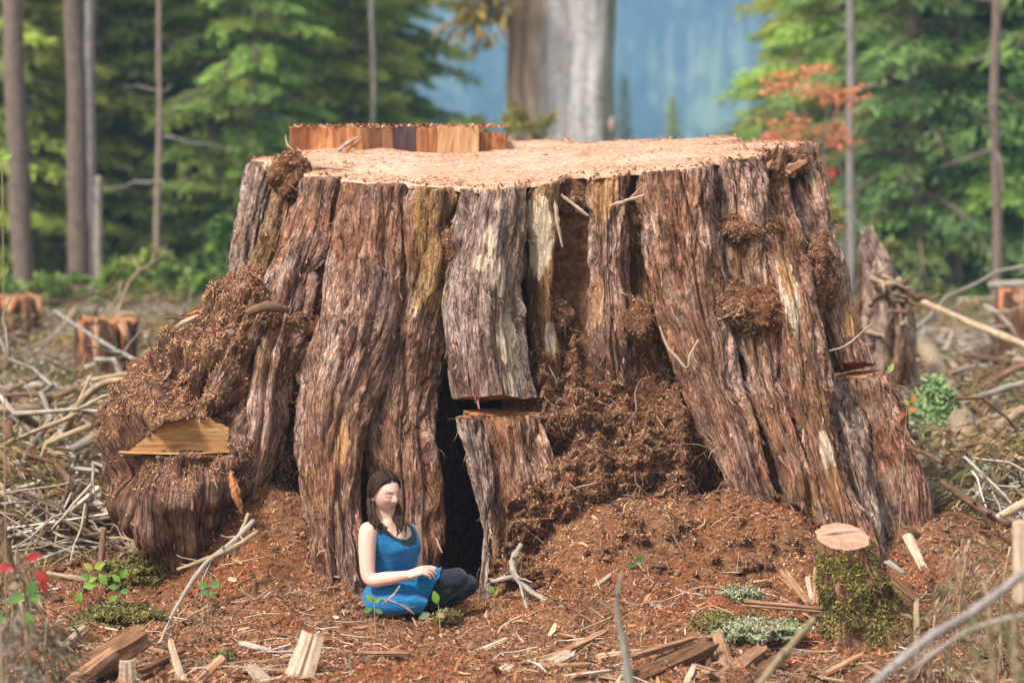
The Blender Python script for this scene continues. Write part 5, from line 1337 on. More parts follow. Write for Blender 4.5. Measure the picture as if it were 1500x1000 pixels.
chunk('split_wood', 'big brown plank in the lower right pointing away under the lichen', 'board', P(1045, 1002, -1.8), P(1115, 950, -1.4), .10, .05, M['wood_split'], 20)
chunk('split_wood', 'second brown plank right of the big plank', 'board', P(1085, 1005, -1.85), P(1150, 955, -1.5), .09, .05, M['wood_rotten'], 21)
chunk('split_wood', 'flat reddish plank lying against the left side of the mossy stump', 'board', P(1093, 883, -.85), P(1208, 893, -1.05), .06, .04, M['wood_split'], 22)
chunk('split_wood', 'leaning split stake left of the mossy stump, nearest the camera of three', 'splinter', P(1150, 838, -.6), P(1186, 884, -.9), .05, .03, M['wood_split'], 23)
chunk('split_wood', 'upright brown splinter touching the mossy stump on its left', 'splinter', P(1199, 832, -.8), P(1195, 885, -.9), .05, .03, M['wood_split'], 24)
chunk('split_wood', 'short thin splinter between the leaning stake and the upright splinter', 'splinter', P(1183, 845, -.75), P(1190, 880, -.85), .03, .02, M['wood_pale'], 25)
chunk('split_wood', 'splintered pale stick leaning against the right foot of the stump', 'splinter', P(1330, 785, .2), P(1352, 830, .0), .06, .03, M['wood_pale'], 26)
chunk('split_wood', 'pale split stick lying on the mulch right of the bent root', 'splinter', P(872, 858, -.35), P(902, 835, -.2), .035, .02, M['wood_pale'], 27)
chunk('split_wood', 'tan splinter lying above the pale split stick', 'splinter', P(865, 808, -.05), P(882, 825, -.1), .035, .02, M['wood_pale'], 28)
chunk('split_wood', 'small tan wood chip lying on the mulch at the centre right', 'splinter', P(975, 930, -1.0), P(998, 918, -.9), .04, .015, M['wood_pale'], 29)
chunk('split_wood', 'tan plank standing against the mossy stump at its right', 'splinter', P(1344, 985, -1.4), P(1342, 880, -1.2), .035, .025, M['stick_tan'], 30)
chunk('split_wood', 'white chip lying between the mossy stump and the giant stump', 'splinter', P(1300, 822, -.4), P(1325, 840, -.5), .06, .02, M['stick_grey'], 31)
chunk('bark_slab', 'dark bark slab propped right of the mossy stump', 'bark piece', P(1310, 850, -.7), P(1345, 880, -.9), .08, .03, M['wood_rotten'], 32)
chunk('split_wood', 'weathered tan post splinter standing at the right edge, close and out of focus', 'splinter', P(1497, 880, -4.2), P(1494, 765, -4.2), .07, .04, M['wood_pale'], 33)
for i in range(46):                                             # scattered splits like one another
    px = rs.uniform(680, 1500) if i % 4 else rs.uniform(60, 520); Y = rs.uniform(-1.95, -.9); x = gx(px, Y); z = ground_h(x, Y); a = rs.uniform(0, 6.28); L = rs.uniform(.10, .34)
    e = np.array([x + L * math.cos(a), Y + L * math.sin(a) * .6, 0]); e[2] = ground_h(e[0], e[1]) + rs.uniform(.0, .07)
    chunk('wood_splinter', 'split wood fragment lying on the mulch along the bottom of the photo', 'splinter', [x, Y, z + .01], e, rs.uniform(.02, .06), rs.uniform(.012, .035), M[('wood_split', 'wood_pale', 'wood_rotten', 'wood_split')[i % 4]], 100 + i, group='wood fragments along the bottom of the photo')

# sticks and roots lying on the mound and the stump
log('root', 'pale forked dead root bent over the mound right of the sitting woman', 'root', [(764, 796, 4, -.2), (752, 815, 5, -.22), (752, 838, 5.5, -.27), (770, 862, 5, -.35), (805, 884, 4.5, -.45), (842, 900, 4, -.55)], G['stick_grey'], n=30, sides=8)
log('root', 'thin white rootlet hanging from the pale forked root', 'root', [(762, 855, 2.5, -.36), (772, 890, 2.3, -.5), (780, 925, 2, -.75), (783, 948, 1.6, -.9)], G['stick_grey'], n=18, sides=6)
log('root', 'short pale stub pointing left from the pale forked root', 'root', [(756, 843, 4, -.28), (738, 846, 4, -.26), (722, 850, 3.5, -.24)], G['stick_grey'], sides=7)
log('branch', 'twiggy grey branch leaning on the duff below the burl', 'branch', [(372, 762, 3.5, -.05), (340, 795, 4, -.15), (300, 828, 4, -.25), (262, 885, 3, -.5), (232, 945, 2, -.9)], G['stick_grey'], n=26, sides=7)
log('branch', 'second thin branch crossing the twiggy grey branch below the burl', 'branch', [(378, 778, 3, -.1), (345, 800, 4, -.18), (310, 815, 3.5, -.22), (260, 832, 2.5, -.25)], G['stick_tan'], n=20, sides=7)
log('branch', 'short upright twig standing beside the twiggy branch below the burl', 'branch', [(364, 752, 2.5, .0), (352, 785, 3, -.1), (346, 812, 3, -.15)], G['stick_tan'], sides=6)
log('twig', 'forked pale twig leaning over the lap of the sitting woman', 'twig', [(538, 878, 1.1, -.62), (562, 876, 1.1, -.64), (590, 886, 1.2, -.66), (608, 899, 1.2, -.68)], G['stick_tan'], n=14, sides=6)
log('twig', 'thin bare twig standing before the sitting woman', 'twig', [(586, 858, 1.2, -.62), (575, 872, 1.5, -.62), (560, 884, 1.5, -.62)], G['stick_tan'], n=10, sides=5)
log('root', 'forked dead root lying on the stump below the right bark clod', 'root', [(966, 478, 1.6, .72), (978, 508, 2.2, .68), (990, 522, 2.6, .66), (1008, 540, 2.6, .62), (1012, 520, 2.4, .62), (1024, 500, 1.8, .66)], G['stick_tan'], n=24, sides=7)
log('splinter', 'long white splinter lying across the bark under the top edge right of centre', 'splinter', [(893, 301, 2.5, .86), (920, 293, 3, .86), (944, 286, 2.5, .9)], G['wood_pale'], sides=5)
log('splinter', 'tan splinter crossing the long white splinter', 'splinter', [(916, 296, 2, .88), (932, 282, 2.5, .92), (941, 272, 2, .95)], G['wood_split'], sides=5)
log('splinter', 'hanging ribbon of torn wood below the top edge at the centre', 'splinter', [(810, 278, 5, 1.02), (814, 310, 5, .98), (820, 345, 3.5, .96), (824, 362, 3, .96)], G['wood_pale'], sides=6, rough=.25)
log('splinter', 'second torn wood ribbon hanging right of the first one', 'splinter', [(822, 285, 4, 1.04), (838, 298, 4, 1.0), (862, 316, 3, .95)], G['wood_pale'], sides=6, rough=.3)
log('splinter', 'leaning tan splinter resting against the raised slab on the sawn top', 'splinter', [(487, 226, 4.5, 2.55), (507, 212, 4.5, 2.7), (526, 200, 4, 2.8)], G['wood_pale'], sides=5)
log('splinter', 'second splinter resting against the raised slab beside the leaning one', 'splinter', [(505, 222, 4, 2.62), (520, 210, 4, 2.72), (530, 201, 3.5, 2.8)], G['fresh_wood'], sides=5)
log('splinter', 'long white strip lying on the sawn top near its left front edge', 'splinter', [(455, 242, 2, 1.75), (485, 246, 2.4, 1.72), (512, 250, 2, 1.7)], G['wood_pale'], sides=5)
log('splinter', 'pale splinter curling up at the left end of the raised slab', 'splinter', [(418, 198, 1.6, 2.7), (421, 212, 1.8, 2.6), (432, 222, 1.6, 2.5)], G['wood_pale'], sides=5)
log('bark_slab', 'torn bark strip sticking up from the right corner of the sawn top', 'bark piece', [(1145, 262, 9, 1.55), (1160, 246, 10, 1.5), (1182, 236, 6, 1.45)], G['wood_split'], sides=7, rough=.2)
log('bark_slab', 'upright torn bark flake at the right corner of the sawn top', 'bark piece', [(1132, 268, 9, 1.5), (1140, 240, 9, 1.5), (1146, 220, 7, 1.55)], G['wood_rotten'], sides=7, rough=.2)
log('root', 'bare brown root lying on the duff heap above the burl', 'root', [(362, 460, 5, .62), (385, 452, 7, .62), (410, 455, 7, .66), (420, 460, 5, .7)], G['stick_brown'], sides=9)
log('root', 'cut end of a small root poking from the duff heap above the burl', 'root', [(338, 488, 6, .55), (345, 490, 7, .8)], G['wood_pale'], sides=9)
log('root', 'pale thin root climbing the left flutes from the duff heap', 'root', [(372, 448, 2, .9), (392, 408, 2.2, 1.1), (412, 370, 2, 1.25), (425, 330, 1.6, 1.4)], G['stick_grey'], n=20, sides=6)
log('splinter', 'pale chip on the duff heap at the top of the burl', 'splinter', [(258, 478, 5, .5), (275, 470, 6, .55), (290, 462, 5, .6)], G['wood_pale'], sides=6, rough=.2)
log('splinter', 'orange chip on the duff heap at the left shoulder of the burl', 'splinter', [(274, 462, 5, .7), (290, 458, 6, .7), (298, 460, 4, .7)], G['fresh_wood'], sides=6, rough=.2)
log('splinter', 'torn orange splinter hanging from the lower right of the burl', 'splinter', [(338, 690, 5, .18), (345, 725, 9, .12), (355, 752, 5, .10)], G['fresh_wood'], sides=6, rough=.3)
log('twig', 'dark thin twig curving across the right hand buttress above its notch', 'twig', [(1214, 514, 1.4, .95), (1240, 505, 1.6, .92), (1276, 474, 1.4, 1.0)], G['stick_grey'], n=14, sides=5)
for k, (x0, y0, x1, y1) in enumerate([(700, 500, 0, 0)] * 0): pass
rr2 = np.random.RandomState(41)
for k in range(24):                                              # bare roots threading the root mass
    ri, rj = rr2.randint(30, nb_r - 40), rr2.randint(50, nb_c - 50)
    a = RB[ri, rj] + np.array([0, -.02, .01]); d = np.array([rr2.normal() * .16, rr2.uniform(-.08, .04), rr2.normal() * .16])
    v, f, uv = rod(wobble(a, a + d * 1.4, 8, .22, k), np.linspace(1, .35, 8) * rr2.uniform(.003, .009), 6); part('root', stump, v, f, M[('stick_brown', 'wood_rotten', 'stick_brown', 'stick_tan')[k % 4]], uv=uv)

# close, out of focus
log('branch', 'blurred blue grey branch slanting up right across the lower right corner', 'branch', [(1262, 1015, 6.5, -5.2), (1350, 940, 7, -5.3), (1430, 890, 6.5, -5.4), (1510, 830, 6.5, -5.5)], G['trunk_grey'], n=20, sides=9)
log('branch', 'blurred grey stick lower right beneath the blue grey branch', 'branch', [(1330, 985, 4, -4.8), (1420, 925, 4.5, -4.9), (1510, 900, 4.5, -5)], G['stick_grey'], n=14)
log('branch', 'blurred tan stick slanting up in front of the mossy stump', 'branch', [(1105, 1012, 5, -4.6), (1150, 955, 6, -4.6), (1196, 902, 4, -4.6)], G['stick_tan'], n=14)
log('twig', 'blurred fuzzy grey twig standing upright at the bottom centre', 'twig', [(925, 1015, 7, -4.4), (915, 950, 6, -4.4), (902, 885, 3.5, -4.4), (908, 835, 1.5, -4.4)], G['stick_grey'], n=16, rough=.3)
def dead_fern(label, pts, Y, n, seed, cols):
    b = P(*pts[-1], Y); g = ground_h(b[0], Y); r = np.random.RandomState(seed)
    t = thing('dead_sapling', label, 'plant', (b[0], Y, g))
    q = np.array([P(a, c, Y) for a, c in pts]); q[-1] = [b[0], Y, g - .02]; Q, _ = resample(q, 14)
    v, f, uv = rod(Q, np.linspace(.006, .012, 14), 6); part('stem', t, v, f, M['stick_tan'], uv=uv)
    mb = MB()
    for k in range(n):
        a = Q[r.randint(9)]; d = np.array([r.normal(), r.normal() * .4, r.normal() * .6 - .5]); d /= np.linalg.norm(d)
        mb.add(*sprays(r, a, d, .16, .3, 14, .05, np.array(cols[r.randint(len(cols))]), .4))
    link('foliage', mb.mesh('foliage', org(t)), M['leaf'], t)
dead_fern('blurred drooping brown and green sapling in the lower right corner', [(1440, 850), (1450, 900), (1465, 1010)], -4.9, 16, 4, [(.20, .16, .06), (.12, .15, .05), (.30, .20, .12)])
dead_fern('blurred brown sapling at the right edge of the lower right corner', [(1490, 860), (1485, 930), (1495, 1010)], -5.4, 14, 5, [(.26, .19, .10), (.14, .16, .05)])
dead_fern('dry reddish brush standing at the right of the mossy stump', [(1420, 790), (1410, 850), (1400, 940)], -1.2, 26, 6, [(.30, .20, .13), (.22, .14, .09)])
dead_fern('blurred grey brown brush rising in the lower left corner', [(30, 880), (40, 940), (50, 1010)], -3.6, 22, 7, [(.20, .15, .11), (.28, .22, .16), (.13, .12, .06)])
dead_fern('dark brown dry brush in front of the rotten split at lower left', [(70, 905), (66, 950), (60, 1010)], -2.6, 34, 9, [(.16, .09, .05), (.22, .14, .08), (.10, .07, .03)])
dead_fern('brown dry brush between the left edge and the mossy mounds', [(25, 800), (20, 870), (15, 930)], -1.0, 40, 10, [(.20, .13, .07), (.26, .18, .10), (.12, .11, .04)])
dead_fern('dry olive brush at the right edge behind the blue grey branch', [(1480, 800), (1470, 860), (1465, 930)], -1.6, 40, 11, [(.24, .15, .09), (.16, .13, .05), (.30, .21, .13)])
dead_fern('brown brush at the bottom edge right of the mossy stump', [(1370, 900), (1365, 950), (1360, 1010)], -1.9, 34, 12, [(.24, .15, .09), (.18, .10, .06), (.30, .21, .13)])
dead_fern('blurred dry brush at the left edge under the red leaves', [(-10, 860), (0, 930), (10, 1010)], -3.8, 20, 8, [(.20, .15, .11), (.28, .22, .16)])

# leafy seedlings
def leaf_shape(c, d, up, L, w, col, mb):
    d = d / np.linalg.norm(d); s = np.cross(d, up); s /= np.linalg.norm(s) + 1e-9; u = np.cross(s, d)
    prof = [(0, 0.06), (.2, .62), (.45, 1), (.7, .8), (.9, .35), (1, .04)]
    V = []
    for t, k in prof:
        m = c + d * L * t - u * L * .25 * t * t
        V += [m - s * w * k * .5 + u * w * .12 * k, m, m + s * w * k * .5 + u * w * .12 * k]
    F = []
    for i in range(5):
        a = 3 * i; F += [[a, a + 1, a + 4, a + 3], [a + 1, a + 2, a + 5, a + 4]]
    mb.append((np.array(V), np.array(F), col))
def seedling(label, stem, leaves, Y, cat='plant', name='seedling', mat='stick_tan'):
    """stem pixel points top first; leaves: px, py, length px, tilt (deg), colour"""
    b = P(*stem[-1], Y); g = ground_h(b[0], Y)
    t = thing(name, label, cat, (b[0], Y, min(g, b[2])))
    q = np.array([P(a, c, Y) for a, c in stem]); q[-1, 2] = min(q[-1, 2], g - .01)
    Q, _ = resample(q, 12); v, f, uv = rod(Q, np.linspace(.002, .0035, 12), 5); part('stem', t, v, f, M[mat], uv=uv)
    for px, py, Lp, ang, col in leaves:
        lst = []; a = R(ang); L = Lp * mpp(Y)
        leaf_shape(P(px, py, Y - .01), np.array([math.cos(a), -.25, math.sin(a)]), np.array([.2, -1, .35]), L, L * .62, col, lst)
        V, F, c = lst[0]; part('leaf', t, V, F, M['leaf'], attrs={'col': np.tile(c, (len(V), 1))})
LG, MG, DG, RD, YG = (.20, .36, .05), (.11, .24, .05), (.05, .13, .035), (.38, .035, .03), (.32, .40, .06)
seedling('single bright green leaf on a stem before the knees of the sitting woman', [(640, 875), (643, 892), (645, 902)], [(640, 884, 20, 100, LG), (630, 898, 18, 200, (.20, .24, .12)), (640, 898, 13, -20, (.45, .28, .18))], -.62)
seedling('small seedling with bright green leaves beside the hip of the sitting woman', [(545, 872), (548, 884), (550, 896)], [(546, 880, 14, 130, LG), (548, 882, 12, 40, LG), (545, 890, 14, 200, MG), (549, 892, 13, -20, MG)], -.66)
seedling('broad leaved seedling under the twiggy branch below the burl', [(308, 845), (306, 858), (304, 880)], [(306, 858, 16, 160, MG), (308, 858, 16, 20, MG), (304, 862, 15, 215, (.13, .26, .09)), (306, 866, 12, -40, (.13, .26, .09))], -.45)
seedling('yellow green leaved plant left of the burl', [(142, 825), (125, 855), (112, 890)], [(138, 832, 18, 30, YG), (136, 834, 16, 140, YG), (128, 850, 14, 20, YG), (118, 866, 24, 250, LG), (122, 858, 20, 10, LG), (132, 845, 14, 160, MG), (112, 878, 18, 240, LG), (145, 840, 20, -50, LG)], .1)
seedling('blurred plant with red and green leaves near the left edge', [(20, 815), (40, 850), (45, 900), (40, 1000)], [(22, 835, 26, 160, RD), (52, 838, 22, -30, RD), (40, 820, 22, 30, RD), (48, 850, 26, 260, MG), (36, 870, 28, 200, MG), (42, 895, 24, 280, LG), (30, 855, 20, 190, (.25, .2, .08)), (10, 905, 30, 190, MG), (45, 878, 18, 20, MG), (62, 850, 18, -70, RD)], -3.3)
seedling('low seedling with green leaves at the bottom centre left of the tan boards', [(556, 965), (556, 978), (556, 992)], [(556, 972, 22, 15, MG), (554, 974, 18, 150, LG), (556, 985, 18, 190, LG), (560, 985, 20, -15, MG)], -1.3)
seedling('small dark leaf sprout on the mound right of the root mass', [(930, 815), (931, 824), (932, 832)], [(930, 822, 14, 30, DG), (931, 826, 13, 180, DG)], -.2)
seedling('small yellow green sprout beside the narrow buttress right of the sitting woman', [(722, 858), (724, 868), (724, 880)], [(724, 868, 12, 120, LG), (724, 872, 9, 60, YG)], -.3)
seedling('tiny green shoots in front of the mossy mound at lower left', [(180, 835), (175, 850), (172, 880)], [(178, 846, 16, 60, LG), (176, 852, 16, 130, LG), (174, 860, 15, 170, MG), (176, 866, 14, 10, MG), (172, 872, 14, 210, LG)], .0)
seedling('shoot with orange and green leaves beside the right hand notch', [(1335, 585), (1328, 600), (1318, 640)], [(1334, 590, 14, 60, (.55, .22, .06)), (1332, 594, 12, 130, YG), (1330, 600, 13, 10, (.5, .18, .06)), (1326, 606, 12, 190, (.4, .08, .04))], .7)
seedling('single pale green leaf at the lip of the right hand notch', [(1300, 535), (1304, 545), (1306, 560)], [(1300, 545, 15, 55, (.35, .48, .15))], .95)
seedling('green leaf on a bare stem at the far left edge beside the trunks', [(2, 225), (4, 300), (6, 800)], [(2, 232, 16, 20, LG), (0, 230, 12, 120, LG)], -2.5)

# lichen and moss cushions
def cushion(name, label, cat, px, py, w, h, Y, pal, seed, n=2600, mat='moss', size=.02):
    c = P(px, py, Y); r = np.random.RandomState(seed); g = ground_h(c[0], Y)
    a = np.array([w * mpp(Y), w * mpp(Y) * .8, h * mpp(Y)]); t = thing(name, label, cat, (c[0], Y, c[2] - a[2] * .5))
    lat = np.linspace(.03, 2.3, 30)[:, None]; lon = np.linspace(0, 6.283, 60, endpoint=False)[None]
    D = np.stack(np.broadcast_arrays(np.sin(lat) * np.cos(lon), np.sin(lat) * np.sin(lon), np.cos(lat)), -1)
    V = c + D * a * (1 + .75 * fbm(D * 2.0 + seed, 4))[..., None]
    part('cushion', t, V, [grid_faces(30, 60)], M[mat])
    v = V.reshape(-1, 3); nn = (D / a).reshape(-1, 3); nn /= np.linalg.norm(nn, axis=1, keepdims=True)
    s = Shreds(); i = r.randint(len(v), size=n); nrm = nn[i]
    cc = np.array(pal)[r.randint(len(pal), size=n)] * r.uniform(.6, 1.3, (n, 1))
    s.add(v[i], nrm, tang(nrm), U(.4, 1.5, n) * size, U(.2, .45, n) * size, U(-.2, 0, n) * size, U(.2, .8, n) * size, U(0, 1, n) * size, cc, curl=.5)
    Vq, Fq, Cq = s.arrays(); part('fronds', t, Vq, Fq, M['fibre'], attrs={'col': Cq}, kind='stuff', smooth=False)
LI = [(.33, .33, .19), (.26, .28, .15), (.40, .39, .26), (.20, .21, .09), (.22, .15, .08)]
MO = [(.15, .13, .035), (.20, .17, .05), (.10, .085, .02), (.25, .24, .07), (.17, .10, .045)]
M['lichen'] = moss_mat('lichen', (.12, .14, .06), (.27, .30, .16), (.38, .41, .25))
cushion('lichen_clump', 'pale green lichen clump on the mulch left of the mossy stump, larger of two', 'lichen', 1112, 922, 48, 10, -1.15, LI, 3, 5200, 'lichen')
cushion('lichen_clump', 'small pale green lichen tuft on the mulch above the reddish plank', 'lichen', 1082, 872, 22, 9, -.6, LI, 4, 1800, 'lichen')
cushion('moss_cushion', 'yellow green moss patch at the left tip of the larger lichen clump', 'moss', 1050, 915, 30, 10, -1.0, MO, 5, 2200)
cushion('moss_cushion', 'mossy hump at the foot of the burl on the left', 'moss', 196, 838, 40, 18, .35, MO, 6, 4200)
cushion('moss_cushion', 'low mossy mound in front of the left hump', 'moss', 172, 905, 50, 16, -.25, MO, 7, 4200)
cushion('moss_cushion', 'mossy knob on the ground behind the short pale split', 'moss', 330, 975, 18, 14, -1.4, MO, 8, 1600)
cushion('moss_cushion', 'tiny moss tuft at the feet of the sitting woman', 'moss', 655, 902, 15, 6, -.5, MO, 9, 700)
cushion('moss_cushion', 'soft green bough of moss on the pale log in the right slash', 'moss', 1372, 618, 24, 38, 5.2, [(.22, .30, .12), (.30, .38, .16), (.16, .24, .09)], 10, 2600, 'lichen', .07)
cushion('moss_cushion', 'greyish green tuft in the right slash behind the cream log', 'moss', 1455, 705, 30, 14, 3.0, LI, 11, 1800, 'lichen', .05)
# ------------------------------------------------------------------ the sitting woman
def unit(v): v = np.asarray(v, float); return v / np.linalg.norm(v)
PO = P(580, 896, -.2)
person = thing('person', 'woman in blue tank dress and black leggings sitting cross legged against the stump', 'person', PO)
def skin_mat():
    k = N('skin'); a = k.attr('col', 'Color'); ob = k.coord('Object')
    c = k.mix(k.ramp(k.noise(ob, 30, 4, .6), [(.3, 0), (.7, .25)]), a, k.mix(1.0, a, (1.0, .86, .82), 'MULTIPLY'))
    k.col(c); k.rough(.5); k.b.inputs['Specular IOR Level'].default_value = .35
    k.b.inputs['Subsurface Weight'].default_value = .12; k.b.inputs['Subsurface Radius'].default_value = (.012, .005, .003); k.b.inputs['Subsurface Scale'].default_value = 1.0
    return k.m
M['skin'] = skin_mat()
def cloth_mat(name, a, b, band=None):
    k = N(name); st = k.coord('Object', (3, 3, 70)); ob = k.coord('Object')
    f = k.noise(st, 4, 6, .7, .5); c = k.ramp(f, [(.33, a), (.62, b)])
    if band: c = k.mix(k.ramp(k.noise(k.coord('Object', (.6, .6, 16)), 2.2, 3, .5), [(.5, 0), (.62, .55)]), c, band)
    k.col(c); k.bump(k.math('ADD', k.noise(ob, 240, 3, .6), k.math('MULTIPLY', k.noise(k.coord('Object', (9, 9, 5)), 4, 5, .6), 2.5)), .5, .006); k.rough(.85)
    k.b.inputs['Sheen Weight'].default_value = .15
    return k.m
M['dress'] = cloth_mat('blue_dress', (.004, .075, .19), (.012, .165, .34), (.012, .055, .21))
M['shirt'] = cloth_mat('green_undershirt', (.004, .030, .030), (.008, .055, .050))
M['legging'] = cloth_mat('black_legging', (.006, .007, .012), (.016, .017, .026))
def hair_mat():
    k = N('hair'); f = k.noise(k.coord('UV', (1, .05, 1)), 240, 5, .65); g = k.noise(k.coord('Object'), 14, 3, .6)
    c = k.ramp(f, [(.3, (.006, .003, .002)), (.50, (.026, .012, .007)), (.72, (.10, .050, .028))])
    c = k.mix(k.ramp(g, [(.45, 0), (.7, .5)]), c, (.055, .028, .016)); k.col(c); k.bump(f, .8, .004); k.rough(.55); k.b.inputs['Specular IOR Level'].default_value = .15
    return k.m
M['hair'] = hair_mat()

FW = unit([.76, -.65, 0]); RT = unit(np.cross(FW, [0, 0, 1])); UP = np.array([0, 0, 1.0])       # torso: forward, her right, up
def ball(c, r, n=18):
    lat = np.linspace(0.02, math.pi - .02, n)[:, None]; lon = np.linspace(0, 2 * math.pi, n * 2, endpoint=False)[None]
    D = np.stack(np.broadcast_arrays(np.sin(lat) * np.cos(lon), np.sin(lat) * np.sin(lon), np.cos(lat)), -1)
    V = (np.asarray(c) + D * np.asarray(r)).reshape(-1, 3); m = n * 2
    F = grid_faces(n, m); j = np.arange(m)
    V = np.vstack([V, V[:m].mean(0), V[-m:].mean(0)])
    return V, [F, np.stack([(j + 1) % m, j, np.full(m, n * m)], 1), np.stack([(n - 1) * m + j, (n - 1) * m + (j + 1) % m, np.full(m, n * m + 1)], 1)]
def limb(mb, pts, rad, sides=16, n=None):
    pts = np.asarray(pts, float); q, _ = resample(np.column_stack([pts, rad]), n or 10 * len(pts))
    v, f, _ = rod(q[:, :3], q[:, 3], sides); mb.add(v, f)
    for e in (0, -1): mb.add(*ball(q[e, :3], q[e, 3] * .98, 10))
def loft(rows, fw, rt, n=64, power=2.3, bump=None):
    """rows: centre xyz, half width, half depth -> rings (angle 0 = forward)"""
    Q, _ = resample(np.array(rows), 70); a = np.linspace(0, 2 * math.pi, n, endpoint=False)
    c, s = np.cos(a), np.sin(a); k = (np.abs(c) ** power + np.abs(s) ** power) ** (-1 / power)
    V = Q[:, None, :3] + fw * (k * c)[None, :, None] * Q[:, 4][:, None, None] + rt * (k * s)[None, :, None] * Q[:, 3][:, None, None]
    return V, a
def closed(V):
    nv, n = V.shape[:2]; j = np.arange(n); kx = (j + 1) % n
    W = np.vstack([V.reshape(-1, 3), V[0].mean(0), V[-1].mean(0)])
    return W, [grid_faces(nv, n), np.stack([kx, j, np.full(n, nv * n)], 1), np.stack([(nv - 1) * n + j, (nv - 1) * n + kx, np.full(n, nv * n + 1)], 1)]
def fuse(mb, voxel, smooth=3):
    """voxel union of everything in mb -> V, F"""
    V, F, _, _ = mb.arrays()
    o = bpy.data.objects.new('fuse', make_mesh('fuse', V, F)); COL.objects.link(o)
    md = o.modifiers.new('r', 'REMESH'); md.mode = 'VOXEL'; md.voxel_size = voxel; md.use_smooth_shade = True
    sm = o.modifiers.new('s', 'SMOOTH'); sm.factor = .5; sm.iterations = smooth
    e = o.evaluated_get(bpy.context.evaluated_depsgraph_get()); me = e.to_mesh()
    W = np.empty(len(me.vertices) * 3, np.float32); me.vertices.foreach_get('co', W)
    L = np.empty(len(me.loops), np.int32); me.loops.foreach_get('vertex_index', L)
    T = np.empty(len(me.polygons), np.int32); me.polygons.foreach_get('loop_total', T); S = np.cumsum(T) - T
    Fs = [L[S[T == k][:, None] + np.arange(k)] for k in (3, 4) if (T == k).any()]
    e.to_mesh_clear(); old_me = o.data; bpy.data.objects.remove(o); bpy.data.meshes.remove(old_me)
    return W.reshape(-1, 3).astype(float), Fs

# torso
TOR = [[*P(580, 897, -.19), .13, .10], [*P(580, 874, -.19), .172, .125], [*P(578, 852, -.19), .145, .110], [*P(577, 836, -.19), .122, .095], [*P(576, 815, -.20), .128, .100], [*P(575, 800, -.21), .140, .108],
       [*P(573, 786, -.21), .148, .098], [*P(571.5, 775, -.205), .150, .074], [*P(570.5, 767, -.205), .100, .058], [*P(569.5, 759, -.205), .054, .052], [*P(567, 748, -.21), .047, .047], [*P(566, 736, -.215), .047, .047]]
TV, TA = loft(TOR, FW, RT)
bustc = P(577, 802, -.21)
def bust(V, amt=.026):
    for s in (-1, 1):
        c = bustc + FW * .085 + RT * s * .066
        V = V + FW * (amt * np.exp(-(((V - c) ** 2).sum(-1)) / (2 * .048 ** 2)))[..., None]
    return V
TV = bust(TV)
body = MB(); body.add(*closed(TV))
shR, elR, wrR = P(540, 779, -.325), P(542, 847, -.40), P(597, 842, -.47)
shL, elL, wrL = P(605, 781, -.075), P(606, 838, -.08), P(612, 838, -.27)
limb(body, [shR + [.02, .02, .0], shR, shR * .5 + elR * .5 + [-.012, 0, 0], elR, elR * .55 + wrR * .45 + [0, 0, -.008], wrR], [.050, .052, .045, .038, .037, .025])
limb(body, [shL + [-.02, -.01, 0], shL, shL * .5 + elL * .5 + [.008, 0, 0], elL, elL * .5 + wrL * .5, wrL], [.048, .048, .042, .036, .034, .024])
# hands: palm, four unequal fingers, thumb
def hand(mb, wrist, h, up, right_hand):
    h = unit(h); pk = unit(np.cross(up, h)) * (-1 if right_hand else 1)                # towards the little finger
    pk = unit(pk); nrm = unit(np.cross(h, pk)); nrm = nrm if nrm @ up > 0 else -nrm
    limb(mb, [wrist, wrist + h * .03], [.025, .026], 12)
    for k in range(4):
        o = pk * (-.030 + .020 * k)
        kn = wrist + h * (.085 - .004 * abs(k - 1)) + o + nrm * .006
        limb(mb, [wrist + h * .015 + o * .7, kn], [.015, .0115], 10)                  # palm rays
        L = (.068, .076, .070, .055)[k]; c = (.45, .50, .58, .66)[k]
        p1 = kn + (h * math.cos(c * .7) - nrm * math.sin(c * .7)) * L * .45 + pk * .004 * (k - 1.5)
        p2 = p1 + (h * math.cos(c * 1.5) - nrm * math.sin(c * 1.5)) * L * .32
        p3 = p2 + (h * math.cos(c * 2.1) - nrm * math.sin(c * 2.1)) * L * .26
        limb(mb, [kn, p1, p2, p3], [.0100, .0090, .0082, .0068], 10, 16)
    t0 = wrist + h * .022 - pk * .026; t1 = t0 + h * .030 - pk * .024 - nrm * .008; t2 = t1 + h * .032 - pk * .006 - nrm * .010
    limb(mb, [t0, t1, t2], [.0135, .0105, .0080], 10, 14)
hand(body, wrR, unit(P(632, 833, -.46) - wrR), np.array([-.15, -.35, 1.0]), True)
hand(body, wrL, unit(P(636, 828, -.36) - wrL), np.array([0, .1, 1.0]), False)
# legs, folded and crossed
hipR, knR, anR = P(566, 872, -.31), P(668, 848, -.35), P(606, 890, -.32)
hipL, knL, anL = P(594, 872, -.06), P(682, 857, -.14), P(622, 891, -.25)
LEG = [([hipR, hipR * .5 + knR * .5 + [0, 0, .012], knR, knR * .55 + anR * .45 + [.02, 0, -.012], anR], [.074, .064, .056, .048, .036]),
       ([hipL, hipL * .5 + knL * .5 + [0, 0, .010], knL, knL * .55 + anL * .45 + [.02, 0, -.012], anL], [.074, .064, .056, .048, .036])]
